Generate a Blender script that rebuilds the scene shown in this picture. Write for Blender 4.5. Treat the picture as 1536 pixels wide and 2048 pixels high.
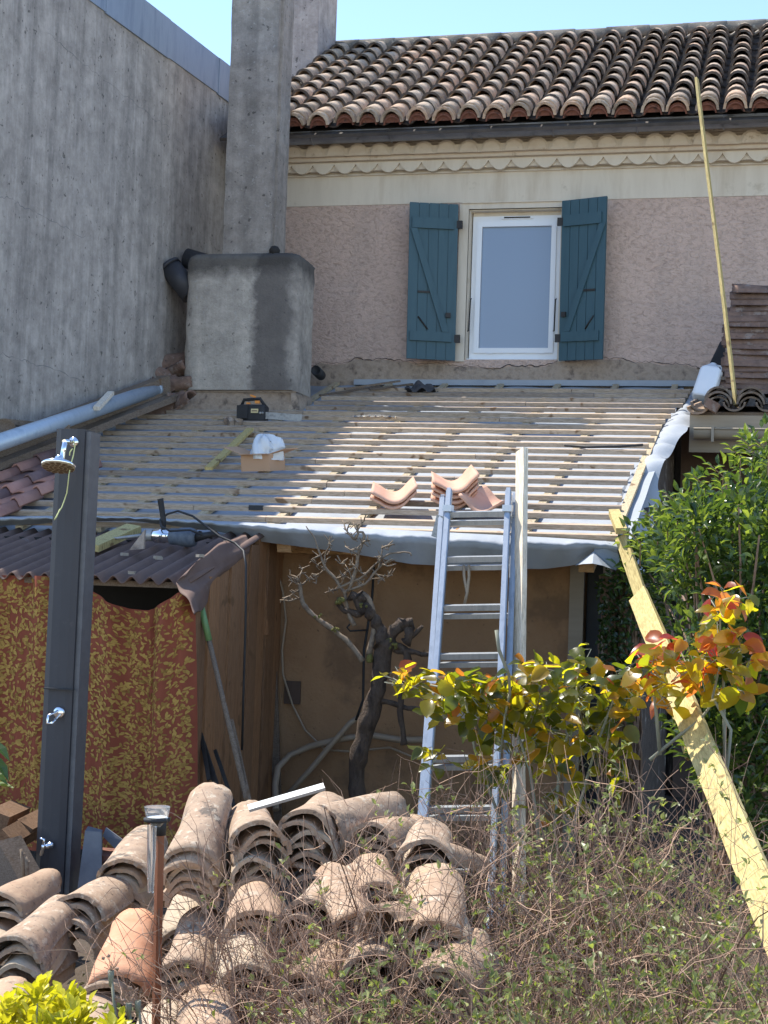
import bpy, math, random
from mathutils import Vector, Matrix
for o in list(bpy.data.objects): bpy.data.objects.remove(o)
SC = bpy.context.scene
COL = SC.collection
R = math.radians
V = Vector
# ---------------------------------------------------------------- camera, sky, sun, exposure
FPX = 3154.0
YAW, PITCH, ROLL = R(13.82), R(2.474), R(2.0)
CAM = V((0, 0, 1.65))
_f = V((-math.sin(YAW)*math.cos(PITCH), math.cos(YAW)*math.cos(PITCH), math.sin(PITCH)))
_r = V((math.cos(YAW), math.sin(YAW), 0)); _u = _r.cross(_f)
RT = _r*math.cos(ROLL)+_u*math.sin(ROLL); UP = -_r*math.sin(ROLL)+_u*math.cos(ROLL)
cd = bpy.data.cameras.new('camera'); cam = bpy.data.objects.new('camera', cd); COL.objects.link(cam)
cd.sensor_fit = 'HORIZONTAL'; cd.sensor_width = 36; cd.lens = FPX/1536*36; cd.clip_end = 500; cd.clip_start = .1
m3 = Matrix((RT, UP, -_f)).transposed()
cam.matrix_world = Matrix.Translation(CAM) @ m3.to_4x4()
SC.camera = cam
TOSUN = V((-.54, .18, 1)).normalized()
w = bpy.data.worlds.new('World'); SC.world = w; w.use_nodes = True
nt = w.node_tree; sky = nt.nodes.new('ShaderNodeTexSky'); sky.sky_type = 'NISHITA'; sky.sun_disc = False
sky.sun_elevation = math.asin(TOSUN.z); sky.sun_rotation = math.atan2(TOSUN.x, TOSUN.y)
sky.air_density = 1.0; sky.dust_density = 0.2; sky.ozone_density = 1.7; sky.altitude = 1200
bg = nt.nodes['Background']; nt.links.new(sky.outputs[0], bg.inputs[0]); bg.inputs[1].default_value = .122
sd = bpy.data.lights.new('sun', 'SUN'); sun = bpy.data.objects.new('sun', sd); COL.objects.link(sun)
sd.energy = 2.9; sd.angle = R(.53); sd.color = (1, .94, .84)
sun.rotation_euler = TOSUN.to_track_quat('Z', 'Y').to_euler(); sun.location = (-8, 4, 14)
SC.view_settings.view_transform = 'Standard'; SC.view_settings.look = 'None'
SC.view_settings.exposure = 1.5; SC.view_settings.gamma = 1
SC.render.resolution_x = 768; SC.render.resolution_y = 1024
SC.render.engine = 'CYCLES'

# ---------------------------------------------------------------- pixel helpers (photo pixels, 1536 x 2048)
def ray(x, y): return RT*((x-768)/FPX)-UP*((y-1024)/FPX)+_f
def W(x, y, Y): d = ray(x, y); return CAM+d*(Y/d.y)
def WX(x, y, X): d = ray(x, y); return CAM+d*(X/d.x)
def WP(x, y, p, n): d = ray(x, y); return CAM+d*((p-CAM).dot(n)/d.dot(n))
def L3(a, b, t): return a+(b-a)*t
RSL = .3021                                    # slope of the unfinished roof
EAVE = W(1240, 1085, 8.8)
RN = V((0, -RSL, 1))
def RF(x, y): return WP(x, y, EAVE, RN)        # pixel -> point on the unfinished roof
def roofz(Y): return EAVE.z+(Y-EAVE.y)*RSL
RUP = RN.normalized()

# ---------------------------------------------------------------- mesh builder
class MB:
    def __init__(s): s.v = []; s.f = []; s.m = []; s.t = []; s.sm = []; s.tint = .5; s.mi = 0; s.smooth = False
    def face(s, idx): s.f.append(tuple(idx)); s.m.append(s.mi); s.t.append(s.tint); s.sm.append(s.smooth)
    def add(s, pts): n = len(s.v); s.v.extend([V(p) for p in pts]); return n
    def poly(s, pts): n = s.add(pts); s.face(range(n, n+len(pts)))
    def hexa(s, p):                             # 8 corners: bottom 4 ccw, top 4 ccw
        n = s.add(p)
        for q in ((3,2,1,0),(4,5,6,7),(0,1,5,4),(1,2,6,5),(2,3,7,6),(3,0,4,7)): s.face([n+i for i in q])
    def box(s, c, sx, sy, sz, rot=None):
        c = V(c); M = rot if rot is not None else Matrix.Identity(3)
        P = [V((x*sx/2, y*sy/2, z*sz/2)) for z in (-1, 1) for x, y in ((-1,-1),(1,-1),(1,1),(-1,1))]
        s.hexa([c+M@p for p in P])
    def aabb(s, x0, x1, y0, y1, z0, z1): s.box(((x0+x1)/2, (y0+y1)/2, (z0+z1)/2), x1-x0, y1-y0, z1-z0)
    def bar(s, a, b, w, h, up=V((0,0,1)), twist=0):
        a = V(a); b = V(b); d = (b-a).normalized(); x = d.cross(up)
        if x.length < 1e-4: x = d.cross(V((1,0,0)))
        x.normalize(); y = x.cross(d)
        if twist: q = Matrix.Rotation(twist, 3, d); x = q@x; y = q@y
        P = []
        for c in (a, b):
            for i, j in ((-1,-1),(1,-1),(1,1),(-1,1)): P.append(c+x*(i*w/2)+y*(j*h/2))
        n = s.add(P)
        for q in ((0,1,2,3),(7,6,5,4),(0,4,5,1),(1,5,6,2),(2,6,7,3),(3,7,4,0)): s.face([n+i for i in q])
    def tube(s, pts, r, seg=6, cap=True):
        pts = [V(p) for p in pts]; n = len(pts)
        rr = r if isinstance(r, (list, tuple)) else [r]*n
        rings = []; prev = None
        for i, p in enumerate(pts):
            d = (pts[min(i+1, n-1)]-pts[max(i-1, 0)])
            d = d.normalized() if d.length > 1e-9 else V((0,0,1))
            if prev is None:
                a = V((0,0,1)) if abs(d.z) < .9 else V((1,0,0)); x = d.cross(a).normalized()
            else:
                x = prev-d*prev.dot(d); x = x.normalized() if x.length > 1e-6 else d.orthogonal().normalized()
            prev = x; y = d.cross(x)
            rings.append(s.add([p+(x*math.cos(6.28318*k/seg)+y*math.sin(6.28318*k/seg))*rr[i] for k in range(seg)]))
        sm = s.smooth; s.smooth = seg > 4
        for i in range(n-1):
            a, b = rings[i], rings[i+1]
            for k in range(seg): s.face((a+k, a+(k+1) % seg, b+(k+1) % seg, b+k))
        s.smooth = sm
        if cap and seg > 3:
            s.face([rings[0]+k for k in range(seg)][::-1]); s.face([rings[-1]+k for k in range(seg)])
    def grid(s, fn, nu, nv):
        n = s.add([fn(i/nu, j/nv) for j in range(nv+1) for i in range(nu+1)])
        for j in range(nv):
            for i in range(nu):
                a = n+j*(nu+1)+i; s.face((a, a+1, a+nu+2, a+nu+1))
    def slab(s, fn, nu, nv, off):               # a grid with thickness; off(u,v)->vector of the second skin
        N = (nu+1)*(nv+1)
        P = [fn(i/nu, j/nv) for j in range(nv+1) for i in range(nu+1)]
        Q = [p+off(i/nu, j/nv) for p, (i, j) in zip(P, [(i, j) for j in range(nv+1) for i in range(nu+1)])]
        n = s.add(P+Q)
        for j in range(nv):
            for i in range(nu):
                a = n+j*(nu+1)+i; s.face((a, a+1, a+nu+2, a+nu+1)); b = a+N; s.face((b, b+nu+1, b+nu+2, b+1))
        for i in range(nu):
            s.face((n+i+1, n+i, n+N+i, n+N+i+1)); k = n+nv*(nu+1)+i; s.face((k, k+1, k+1+N, k+N))
        for j in range(nv):
            k = n+j*(nu+1); s.face((k, k+nu+1, k+nu+1+N, k+N)); k += nu; s.face((k+nu+1, k, k+N, k+nu+1+N))
    def lathe(s, base, axis, prof, seg=20, ref=None):
        base = V(base); d = V(axis).normalized(); x = d.orthogonal().normalized(); y = d.cross(x); rings = []
        for r, h in prof:
            rings.append(s.add([base+d*h+(x*math.cos(6.28318*k/seg)+y*math.sin(6.28318*k/seg))*r for k in range(seg)]))
        sm = s.smooth; s.smooth = True
        for i in range(len(prof)-1):
            a, b = rings[i], rings[i+1]
            for k in range(seg): s.face((a+k, a+(k+1) % seg, b+(k+1) % seg, b+k))
        s.smooth = sm
    def leaf(s, p, d, n, L, Wd, fold=.25, curl=.15):
        d = d.normalized(); x = d.cross(n)
        if x.length < 1e-4: x = d.orthogonal()
        x.normalize(); z = x.cross(d)
        up = z*(Wd*fold)
        a = p; t = p+d*L-z*(curl*L); m = p+d*(L*.48)
        l1 = p+d*(L*.25)+x*(Wd*.40)+up; l2 = p+d*(L*.58)+x*(Wd*.46)+up; r1 = p+d*(L*.25)-x*(Wd*.40)+up; r2 = p+d*(L*.58)-x*(Wd*.46)+up
        k = s.add([a, l1, l2, t, r2, r1, m])
        s.face((k, k+6, k+2, k+1)); s.face((k+6, k+3, k+2)); s.face((k, k+5, k+4, k+6)); s.face((k+6, k+4, k+3))
    def rleaf(s, p, d, n, L, Wd, fold=.2, curl=.3, sway=0.):
        d = d.normalized(); x = d.cross(n)
        if x.length < 1e-4: x = d.orthogonal()
        x.normalize(); z = x.cross(d); prof = ((0,.06),(.10,.58),(.30,.96),(.52,1.),(.74,.76),(.90,.36),(1.,0))
        l = []; m = []; r = []; ph = (p.x*91+p.z*57) % 6.28
        for t, q in prof:
            c = p+d*(L*t)-z*(curl*L*t*t)+x*(sway*L*t*t); m.append(c); h = x*(q*Wd/2); u = z*(q*Wd*fold+.05*Wd*math.sin(9*t+ph))
            u2 = z*(q*Wd*fold+.05*Wd*math.sin(8*t+ph+2)); l.append(c+h+u); r.append(c-h+u2)
        k = s.add(l+m+r); N = len(prof); sm = s.smooth; s.smooth = True
        for i in range(N-1):
            s.face((k+i, k+N+i, k+N+i+1, k+i+1)); s.face((k+N+i, k+2*N+i, k+2*N+i+1, k+N+i+1))
        s.smooth = sm
    def build(s, name, mats, parent=None, loc=None):
        me = bpy.data.meshes.new(name)
        org = WL[parent.name] if parent is not None else (V(loc) if loc is not None else V((0,0,0)))
        me.from_pydata([tuple(p-org) for p in s.v], [], s.f)
        if not isinstance(mats, (list, tuple)): mats = [mats]
        for m in mats: me.materials.append(m)
        me.polygons.foreach_set('material_index', s.m); me.polygons.foreach_set('use_smooth', s.sm)
        at = me.attributes.new('tint', 'FLOAT', 'FACE'); at.data.foreach_set('value', s.t)
        me.update()
        o = bpy.data.objects.new(name, me); COL.objects.link(o)
        if parent is not None: o.parent = parent
        else: o.location = org
        WL[o.name] = org
        return o
WL = {}
def tag(o, label=None, cat=None, group=None, kind=None):
    if label: o['label'] = label
    if cat: o['category'] = cat
    if group: o['group'] = group
    if kind: o['kind'] = kind
    return o
def thing(name, label, cat, loc, group=None):
    o = bpy.data.objects.new(name, None); COL.objects.link(o); o.location = loc; o.empty_display_size = .1
    WL[o.name] = V(loc); return tag(o, label, cat, group)
def one(mb, name, mats, label, cat, group=None):  # a thing that is one mesh: origin at its base centre
    xs = [p.x for p in mb.v]; ys = [p.y for p in mb.v]; zs = [p.z for p in mb.v]
    o = mb.build(name, mats, None, ((min(xs)+max(xs))/2, (min(ys)+max(ys))/2, min(zs)))
    return tag(o, label, cat, group)

# ---------------------------------------------------------------- materials
def newmat(name):
    m = bpy.data.materials.new(name); m.use_nodes = True
    return m, m.node_tree, m.node_tree.nodes['Principled BSDF']
def ramp(t, fac, stops):
    r = t.nodes.new('ShaderNodeValToRGB'); e = r.color_ramp.elements
    while len(e) < len(stops): e.new(.5)
    for q, (p, c) in zip(e, stops): q.position = p; q.color = (*c, 1) if len(c) == 3 else c
    t.links.new(fac, r.inputs[0]); return r.outputs[0]
def coords(t, scale=(1,1,1), rnd=True):
    tc = t.nodes.new('ShaderNodeTexCoord'); mp = t.nodes.new('ShaderNodeMapping'); mp.inputs['Scale'].default_value = scale
    t.links.new(tc.outputs['Object'], mp.inputs['Vector'])
    if rnd:
        oi = t.nodes.new('ShaderNodeObjectInfo'); cx = t.nodes.new('ShaderNodeVectorMath'); cx.operation = 'SCALE'
        cx.inputs[0].default_value = (31, 17, 23); t.links.new(oi.outputs['Random'], cx.inputs['Scale'])
        t.links.new(cx.outputs[0], mp.inputs['Location'])
    return mp.outputs[0]
def noise(t, vec, scale, detail=5, rough=.6, dist=0):
    n = t.nodes.new('ShaderNodeTexNoise'); n.inputs['Scale'].default_value = scale; n.inputs['Detail'].default_value = detail
    n.inputs['Roughness'].default_value = rough; n.inputs['Distortion'].default_value = dist
    t.links.new(vec, n.inputs['Vector']); return n.outputs[0]
def mix(t, fac, a, b, mode='MIX'):
    n = t.nodes.new('ShaderNodeMix'); n.data_type = 'RGBA'; n.blend_type = mode
    for s, v in ((0, fac), (6, a), (7, b)):
        if hasattr(v, 'is_output'): t.links.new(v, n.inputs[s])
        else: n.inputs[s].default_value = v if s == 0 else ((*v, 1) if len(v) == 3 else v)
    return n.outputs[2]
def mth(t, op, a, b=0., c=None):
    n = t.nodes.new('ShaderNodeMath'); n.operation = op
    for i, v in enumerate((a, b) if c is None else (a, b, c)):
        if hasattr(v, 'is_output'): t.links.new(v, n.inputs[i])
        else: n.inputs[i].default_value = v
    return n.outputs[0]
def attr(t, name='tint'):
    n = t.nodes.new('ShaderNodeAttribute'); n.attribute_name = name; return n.outputs['Fac']
def bump(t, bs, h, strength=.5, dist=.01):
    b = t.nodes.new('ShaderNodeBump'); b.inputs['Strength'].default_value = strength; b.inputs['Distance'].default_value = dist
    t.links.new(h, b.inputs['Height']); t.links.new(b.outputs[0], bs.inputs['Normal'])
def M(name, cols, scale=4, stretch=(1,1,1), rough=.85, bmp=.3, bdist=.004, bscale=None, spots=None, metal=0, tintc=None, detail=6, spec=.4):
    """cols: list of colours spread over a noise; spots: (scale, threshold, colour, strength); tintc: 2-3 colours over the face tint, mixed in"""
    m, t, b = newmat(name); vec = coords(t, stretch); n = noise(t, vec, scale, detail, .62)
    k = len(cols); st = [(.32+.36*i/max(1, k-1), c) for i, c in enumerate(cols)]
    c = ramp(t, n, st) if k > 1 else None
    if c is None:
        rg = t.nodes.new('ShaderNodeRGB'); rg.outputs[0].default_value = (*cols[0], 1); c = rg.outputs[0]
    if tintc:
        tc_ = ramp(t, attr(t), [(i/(len(tintc)-1), q) for i, q in enumerate(tintc)]); c = mix(t, 1., c, tc_, 'MULTIPLY')
    if spots:
        for sc_, th, col, stg in (spots if isinstance(spots, list) else [spots]):
            n2 = noise(t, coords(t, stretch if sc_ < 0 else (1,1,1)), abs(sc_), 5, .65)
            f = ramp(t, n2, [(th, (0,0,0)), (min(1, th+.07), (stg,)*3)]); c = mix(t, f, c, col)
    t.links.new(c, b.inputs['Base Color']); b.inputs['Roughness'].default_value = rough; b.inputs['Metallic'].default_value = metal
    b.inputs['Specular IOR Level'].default_value = spec
    if bmp: bump(t, b, noise(t, coords(t, stretch), bscale or scale*6, 6, .7), bmp, bdist)
    return m
def leafmat(name, cols, trans, rough=.4, tw=.45, spec=.5):
    """leaf: colour by tint, light comes through"""
    m, t, b = newmat(name); tn = attr(t)
    k = len(cols); c = ramp(t, tn, [(i/(k-1), q) for i, q in enumerate(cols)])
    k = len(trans); ct = ramp(t, tn, [(i/(k-1), q) for i, q in enumerate(trans)])
    nz = noise(t, coords(t), 30, 4, .6); c = mix(t, 1., c, ramp(t, nz, [(.3, (.75,.75,.7)), (.7, (1.15,1.15,1.1))]), 'MULTIPLY')
    t.links.new(c, b.inputs['Base Color']); b.inputs['Roughness'].default_value = rough; b.inputs['Specular IOR Level'].default_value = spec
    tr = t.nodes.new('ShaderNodeBsdfTranslucent'); t.links.new(ct, tr.inputs[0])
    mx = t.nodes.new('ShaderNodeMixShader'); mx.inputs[0].default_value = tw
    t.links.new(b.outputs[0], mx.inputs[1]); t.links.new(tr.outputs[0], mx.inputs[2])
    t.links.new(mx.outputs[0], t.nodes['Material Output'].inputs[0]); return m

def weathered(name, base, streak, pale, bm=.5, hs=1., spk=True, side=None):
    """old cement: vertical runs, patches, speckle"""
    m, t, b = newmat(name)
    v1 = coords(t, (1,1,1)); v2 = coords(t, (7,7,.35)); v3 = coords(t, (16,16,1.2))
    c = ramp(t, noise(t, v1, .9, 7, .65), [(.3, base), (.52, pale), (.72, base)])
    s1 = ramp(t, noise(t, v2, 1.0, 6, .65), [(.38, (1,1,1)), (.56, (0,0,0))])
    c = mix(t, mth(t, 'MULTIPLY', s1, .36*hs), c, streak)
    s2 = ramp(t, noise(t, v3, 1.1, 4, .7), [(.5, (0,0,0)), (.68, (1,1,1))])
    c = mix(t, mth(t, 'MULTIPLY', s2, .22*hs), c, tuple(q*1.5 for q in pale))
    sp0 = ramp(t, noise(t, v1, 6, 8, .75), [(.35, (.72,.72,.72)), (.65, (1.2,1.2,1.2))]); c = mix(t, 1., c, sp0, 'MULTIPLY')
    if spk:
        f = ramp(t, noise(t, v1, 34, 3, .6), [(.63, (0,0,0)), (.69, (.6,)*3)]); c = mix(t, f, c, (.40,.38,.36))
        f = ramp(t, noise(t, v1, 21, 3, .6), [(.64, (0,0,0)), (.70, (.7,)*3)]); c = mix(t, f, c, (.05,.045,.042))
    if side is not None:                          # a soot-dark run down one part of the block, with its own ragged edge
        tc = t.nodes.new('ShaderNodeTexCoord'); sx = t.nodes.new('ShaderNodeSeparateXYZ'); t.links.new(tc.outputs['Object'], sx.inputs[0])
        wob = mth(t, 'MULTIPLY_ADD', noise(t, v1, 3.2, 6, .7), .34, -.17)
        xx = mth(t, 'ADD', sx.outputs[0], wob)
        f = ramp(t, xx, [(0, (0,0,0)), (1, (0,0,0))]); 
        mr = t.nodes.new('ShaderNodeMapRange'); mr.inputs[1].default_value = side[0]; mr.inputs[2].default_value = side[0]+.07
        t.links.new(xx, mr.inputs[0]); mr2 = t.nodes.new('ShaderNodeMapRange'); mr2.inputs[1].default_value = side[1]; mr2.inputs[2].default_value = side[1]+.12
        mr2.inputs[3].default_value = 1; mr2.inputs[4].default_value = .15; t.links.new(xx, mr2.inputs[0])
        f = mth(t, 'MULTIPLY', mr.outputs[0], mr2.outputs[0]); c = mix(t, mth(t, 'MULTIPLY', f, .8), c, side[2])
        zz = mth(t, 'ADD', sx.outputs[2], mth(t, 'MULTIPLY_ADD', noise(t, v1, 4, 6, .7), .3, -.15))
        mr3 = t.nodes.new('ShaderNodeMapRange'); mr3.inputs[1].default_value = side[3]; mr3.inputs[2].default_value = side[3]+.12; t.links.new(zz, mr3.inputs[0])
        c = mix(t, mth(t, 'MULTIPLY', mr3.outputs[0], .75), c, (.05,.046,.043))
    t.links.new(c, b.inputs['Base Color']); b.inputs['Roughness'].default_value = .93; b.inputs['Specular IOR Level'].default_value = .25
    h = mth(t, 'ADD', noise(t, v1, 9, 8, .75), mth(t, 'MULTIPLY', noise(t, v1, 60, 3, .6), .6))
    bump(t, b, h, bm, .012); return m

m_conc = weathered('gable_cement', (.325,.29,.26), (.175,.16,.148), (.43,.385,.345), .5, 1.25)
m_chim = weathered('chimney_cement', (.265,.232,.205), (.12,.11,.10), (.34,.30,.265), .7, .9)
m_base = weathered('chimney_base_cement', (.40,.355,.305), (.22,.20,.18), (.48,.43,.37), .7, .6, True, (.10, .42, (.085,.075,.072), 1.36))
m_chim2 = weathered('roof_chimney_cement', (.36,.30,.28), (.17,.14,.135), (.42,.36,.33), .7, .9)
m_zinc = M('zinc', [(.24,.29,.36), (.32,.37,.44), (.27,.32,.39)], 2.2, (3,3,.6), .5, .1, .001, metal=.55)
m_gutter = M('old_zinc_gutter', [(.17,.18,.205), (.26,.27,.295), (.20,.21,.235)], 3, (1.2,1,2), .55, .2, .002, metal=.1, spots=(5, .6, (.07,.07,.075), .7))
m_galv = M('galvanised_pipe', [(.36,.44,.52), (.46,.54,.62), (.40,.48,.56)], 9, (1,1,1), .45, .1, .001, metal=.35)
def pinkmat():
    m, t, b = newmat('pink_roughcast'); v = coords(t, (1,1,1), False)
    c = ramp(t, noise(t, v, .8, 6, .6), [(.3, (.53,.385,.31)), (.5, (.60,.445,.365)), (.7, (.56,.41,.335))])
    vv = coords(t, (1,1,1.5), False); n1 = noise(t, vv, 21, 4, .6, .8); n2 = noise(t, v, 75, 3, .6)
    c = mix(t, 1., c, ramp(t, n1, [(.3, (.74,.73,.72)), (.55, (1.06,1.06,1.06))]), 'MULTIPLY')
    f = ramp(t, noise(t, coords(t, (1.6,1,.5), False), 1.3, 6, .65), [(.52, (0,0,0)), (.72, (.5,)*3)]); c = mix(t, f, c, (.40,.315,.265))
    f = ramp(t, noise(t, coords(t, (1,1,1), False), 5, 6, .7), [(.60, (0,0,0)), (.70, (.3,)*3)]); c = mix(t, f, c, (.58,.46,.39))
    t.links.new(c, b.inputs['Base Color']); b.inputs['Roughness'].default_value = .95; b.inputs['Specular IOR Level'].default_value = .2
    bump(t, b, mth(t, 'ADD', n1, mth(t, 'MULTIPLY', n2, .4)), 1., .020); return m
m_pink = pinkmat()
m_cream = M('cream_render', [(.58,.495,.385), (.69,.61,.495), (.64,.56,.45)], 1.3, (4,4,.7), .9, .35, .004, 14, spots=[(3.2, .64, (.46,.385,.285), .6), (40, .70, (.34,.29,.22), .8)], spec=.2)
m_cornice = M('cream_cornice', [(.56,.45,.335), (.63,.525,.40), (.59,.48,.365)], 5, (1,1,1), .9, .5, .006, 18, spots=[(9, .60, (.36,.26,.175), .7), (34, .68, (.25,.19,.14), .7)], spec=.2)
m_bare = M('bare_stone_base', [(.25,.19,.14), (.40,.31,.235), (.20,.15,.115)], 9, (1,1,1), .95, 1., .02, 12, spots=(9, .6, (.14,.11,.09), .6))
m_rooftile = M('old_roof_tile', [(.43,.325,.24), (.54,.425,.32), (.39,.30,.225)], 5, (1,1,1), .92, .8, .006, 45, tintc=[(.60,.58,.57), (1.,1.,1.), (1.05,.90,.82)],
               spots=[(13, .56, (.17,.155,.14), .7), (24, .60, (.60,.55,.47), .75), (38, .63, (.05,.046,.044), .8)], spec=.2)
m_pan_rimshade = M('channel_grime_rim_shade', [(.055,.046,.042), (.10,.084,.076), (.05,.042,.038)], 7, bmp=.8, bdist=.008, bscale=40)  # channel grime; on cover tile rims the dark colour paints in shade
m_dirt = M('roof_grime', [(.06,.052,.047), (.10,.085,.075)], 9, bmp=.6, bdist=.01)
m_redfill = M('eave_brick', [(.15,.06,.042), (.22,.09,.06), (.07,.04,.034)], 22, bmp=.6, bdist=.006)
m_shut = M('blue_green_paint', [(.036,.084,.105), (.046,.10,.122), (.040,.09,.112)], 3, (6,6,.7), .55, .25, .0012, 20, spots=(16, .66, (.05,.10,.11), .6))
m_iron = M('black_iron', [(.03,.028,.027), (.05,.045,.042)], 9, rough=.6, metal=.3)
m_pvc = M('white_upvc', [(.78,.79,.80), (.82,.83,.84)], 2, rough=.35, bmp=0)
m_white = M('white_plastic', [(.74,.76,.77), (.80,.81,.82)], 6, rough=.45, bmp=0)
def panemat():
    m, t, b = newmat('frosted_pane'); b.inputs['Base Color'].default_value = (.20,.26,.36,1); b.inputs['Roughness'].default_value = .28
    b.inputs['Specular IOR Level'].default_value = .9; bump(t, b, noise(t, coords(t), 160, 2, .5), .25, .001); return m
m_pane = panemat()
def woodmat(name, c1, c2, c3, rough=.8, grain=(1,1,1), tint=True, knots=(.16,.09,.045)):
    m, t, b = newmat(name); v = coords(t, grain); n = noise(t, v, 7, 6, .65, .4)
    c = ramp(t, n, [(.28, c1), (.5, c2), (.72, c3)])
    if tint: c = mix(t, 1., c, ramp(t, attr(t), [(0, (.62,.62,.64)), (.5, (1,1,1)), (1, (1.15,1.08,.98))]), 'MULTIPLY')
    gl = ramp(t, noise(t, v, 30, 4, .7, .3), [(.38, (.70,.66,.6)), (.6, (1.08,1.07,1.05))]); c = mix(t, 1., c, gl, 'MULTIPLY')
    f = ramp(t, noise(t, coords(t), 9, 2, .5), [(.66, (0,0,0)), (.72, (.85,)*3)]); c = mix(t, f, c, knots)
    f = ramp(t, noise(t, coords(t), 2.3, 5, .6), [(.55, (0,0,0)), (.75, (.45,)*3)]); c = mix(t, f, c, tuple(q*.62 for q in c2))
    t.links.new(c, b.inputs['Base Color']); b.inputs['Roughness'].default_value = rough; b.inputs['Specular IOR Level'].default_value = .25
    bump(t, b, noise(t, v, 26, 4, .6), .3, .002); return m
m_batten = woodmat('sawn_batten', (.36,.285,.225), (.48,.395,.32), (.41,.335,.27), .85, (.6,6,6))
m_newwood = woodmat('fresh_yellow_wood', (.35,.275,.12), (.52,.44,.205), (.42,.34,.16), .75, (5,5,.7))
m_paleboard = woodmat('pale_board', (.72,.65,.54), (.80,.73,.63), (.75,.68,.58), .8, (5,5,.5))
m_counter = woodmat('counter_batten', (.42,.34,.225), (.49,.41,.285), (.45,.37,.25), .8, (5,.7,5))
m_plank = woodmat('weathered_shed_plank', (.20,.105,.055), (.31,.175,.095), (.25,.155,.10), .85, (9,9,.5))
m_oldwood = woodmat('old_grey_wood', (.15,.115,.09), (.23,.18,.14), (.19,.145,.115), .9, (6,1,6))
m_beam = woodmat('orange_beam', (.40,.235,.11), (.50,.31,.16), (.44,.27,.13), .8, (1,5,5))
m_under = M('grey_underlay', [(.27,.295,.325), (.33,.355,.385), (.30,.325,.355)], 3, rough=.7, bmp=.45, bdist=.012, bscale=5, spec=.4)
m_ochre = M('ochre_render', [(.28,.16,.085), (.36,.22,.122), (.31,.185,.10)], 1.7, rough=.95, bmp=.7, bdist=.012, bscale=22, spots=[(30, .64, (.10,.06,.04), .7), (11, .64, (.16,.10,.065), .6), (1.6, .56, (.17,.11,.07), .6), (4, .66, (.36,.25,.165), .5)], spec=.15)
m_corr = M('brown_corrugated_sheet', [(.125,.078,.060), (.165,.105,.082), (.14,.088,.07)], 4, rough=.8, bmp=.4, bdist=.004, bscale=30, spots=[(8, .64, (.24,.20,.18), .5), (30, .71, (.42,.40,.34), .7)])
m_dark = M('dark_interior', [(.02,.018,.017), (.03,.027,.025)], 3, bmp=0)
m_soil = M('soil', [(.055,.04,.03), (.10,.075,.055), (.075,.058,.042)], 3, rough=1, bmp=1., bdist=.03, bscale=14)
m_oldtile = M('old_canal_tile', [(.33,.215,.14), (.43,.305,.21), (.36,.245,.17)], 9, (1,1,1), .92, .8, .006, 42, spots=[(9, .60, (.20,.16,.125), .55), (26, .58, (.62,.54,.42), .6), (75, .63, (.11,.085,.065), .8), (48, .64, (.20,.16,.12), .8), (5, .60, (.60,.46,.26), .55)], spec=.2)
m_graytile = M('mossy_grey_tile', [(.32,.22,.15), (.40,.29,.205), (.28,.205,.15)], 9, (1,1,1), .92, .8, .006, 42, spots=[(7, .58, (.10,.09,.08), .8), (26, .56, (.56,.48,.37), .65), (60, .62, (.07,.06,.05), .8), (40, .60, (.12,.10,.085), .7)], spec=.2)
m_orangetile = M('bright_orange_tile', [(.50,.215,.12), (.58,.31,.19), (.52,.26,.155)], 5, (1,1,1), .9, .7, .005, 42, spots=[(14, .60, (.62,.47,.33), .6), (60, .68, (.18,.10,.07), .8)], spec=.2)
m_darktile = M('dark_stacked_tile', [(.15,.095,.073), (.23,.15,.115), (.12,.082,.066)], 6, (1,1,1), .9, .7, .005, 42, spots=[(9, .56, (.32,.27,.235), .6), (20, .62, (.06,.05,.048), .7)], spec=.2)
m_newtile = M('new_clay_tile', [(.50,.275,.185), (.58,.345,.245), (.54,.31,.215)], 5, rough=.75, bmp=.2, bdist=.002, spots=(9, .63, (.48,.24,.17), .5))
m_romtile = M('laid_clay_tile', [(.36,.175,.135), (.44,.235,.185), (.38,.20,.155)], 5, rough=.55, bmp=.15, bdist=.002, tintc=[(.42,.50,.60), (.8,.8,.8), (1.15,1.1,1.08)])
m_anth = M('anthracite_plastic', [(.040,.039,.044), (.052,.051,.056)], 3, (1,1,.5), rough=.55, bmp=.2, bdist=.0006, bscale=220, spots=[(14, .64, (.075,.072,.072), .5), (60, .70, (.11,.105,.10), .5)])
m_anth2 = M('grey_edge_strip', [(.10,.10,.105), (.13,.13,.135)], 20, rough=.5, bmp=0)
m_chrome = M('chrome', [(.82,.83,.85)], 2, rough=.12, metal=1, bmp=0)
m_alu = M('aluminium', [(.36,.385,.41), (.46,.485,.51), (.40,.425,.45)], 5, (6,6,.6), .42, .15, .001, metal=.75, spots=(30, .68, (.75,.74,.70), .6))
m_black = M('black_rubber', [(.018,.018,.02), (.028,.028,.03)], 12, rough=.6, bmp=.1)
m_orangepl = M('orange_plastic', [(.78,.27,.04), (.82,.30,.05)], 4, rough=.4, bmp=0)
m_label = M('yellow_label', [(.62,.52,.26), (.68,.58,.32)], 4, rough=.5, bmp=0)
m_bluepl = M('worn_blue_casing', [(.07,.09,.125), (.12,.145,.18), (.09,.105,.13)], 16, rough=.55, bmp=.2)
m_dirty = M('dusty_metal', [(.26,.26,.26), (.38,.38,.37), (.20,.20,.20)], 18, rough=.5, metal=.5)
m_card = M('cardboard', [(.44,.27,.165), (.49,.31,.195)], 3, rough=.9, bmp=.1)
m_rust = M('rust_brown_stake', [(.20,.065,.028), (.27,.095,.042)], 6, (6,6,.5), .45, .1, .001)
m_greenpl = M('green_handle_plastic', [(.12,.22,.09), (.17,.29,.12)], 8, rough=.5, bmp=0)
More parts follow.
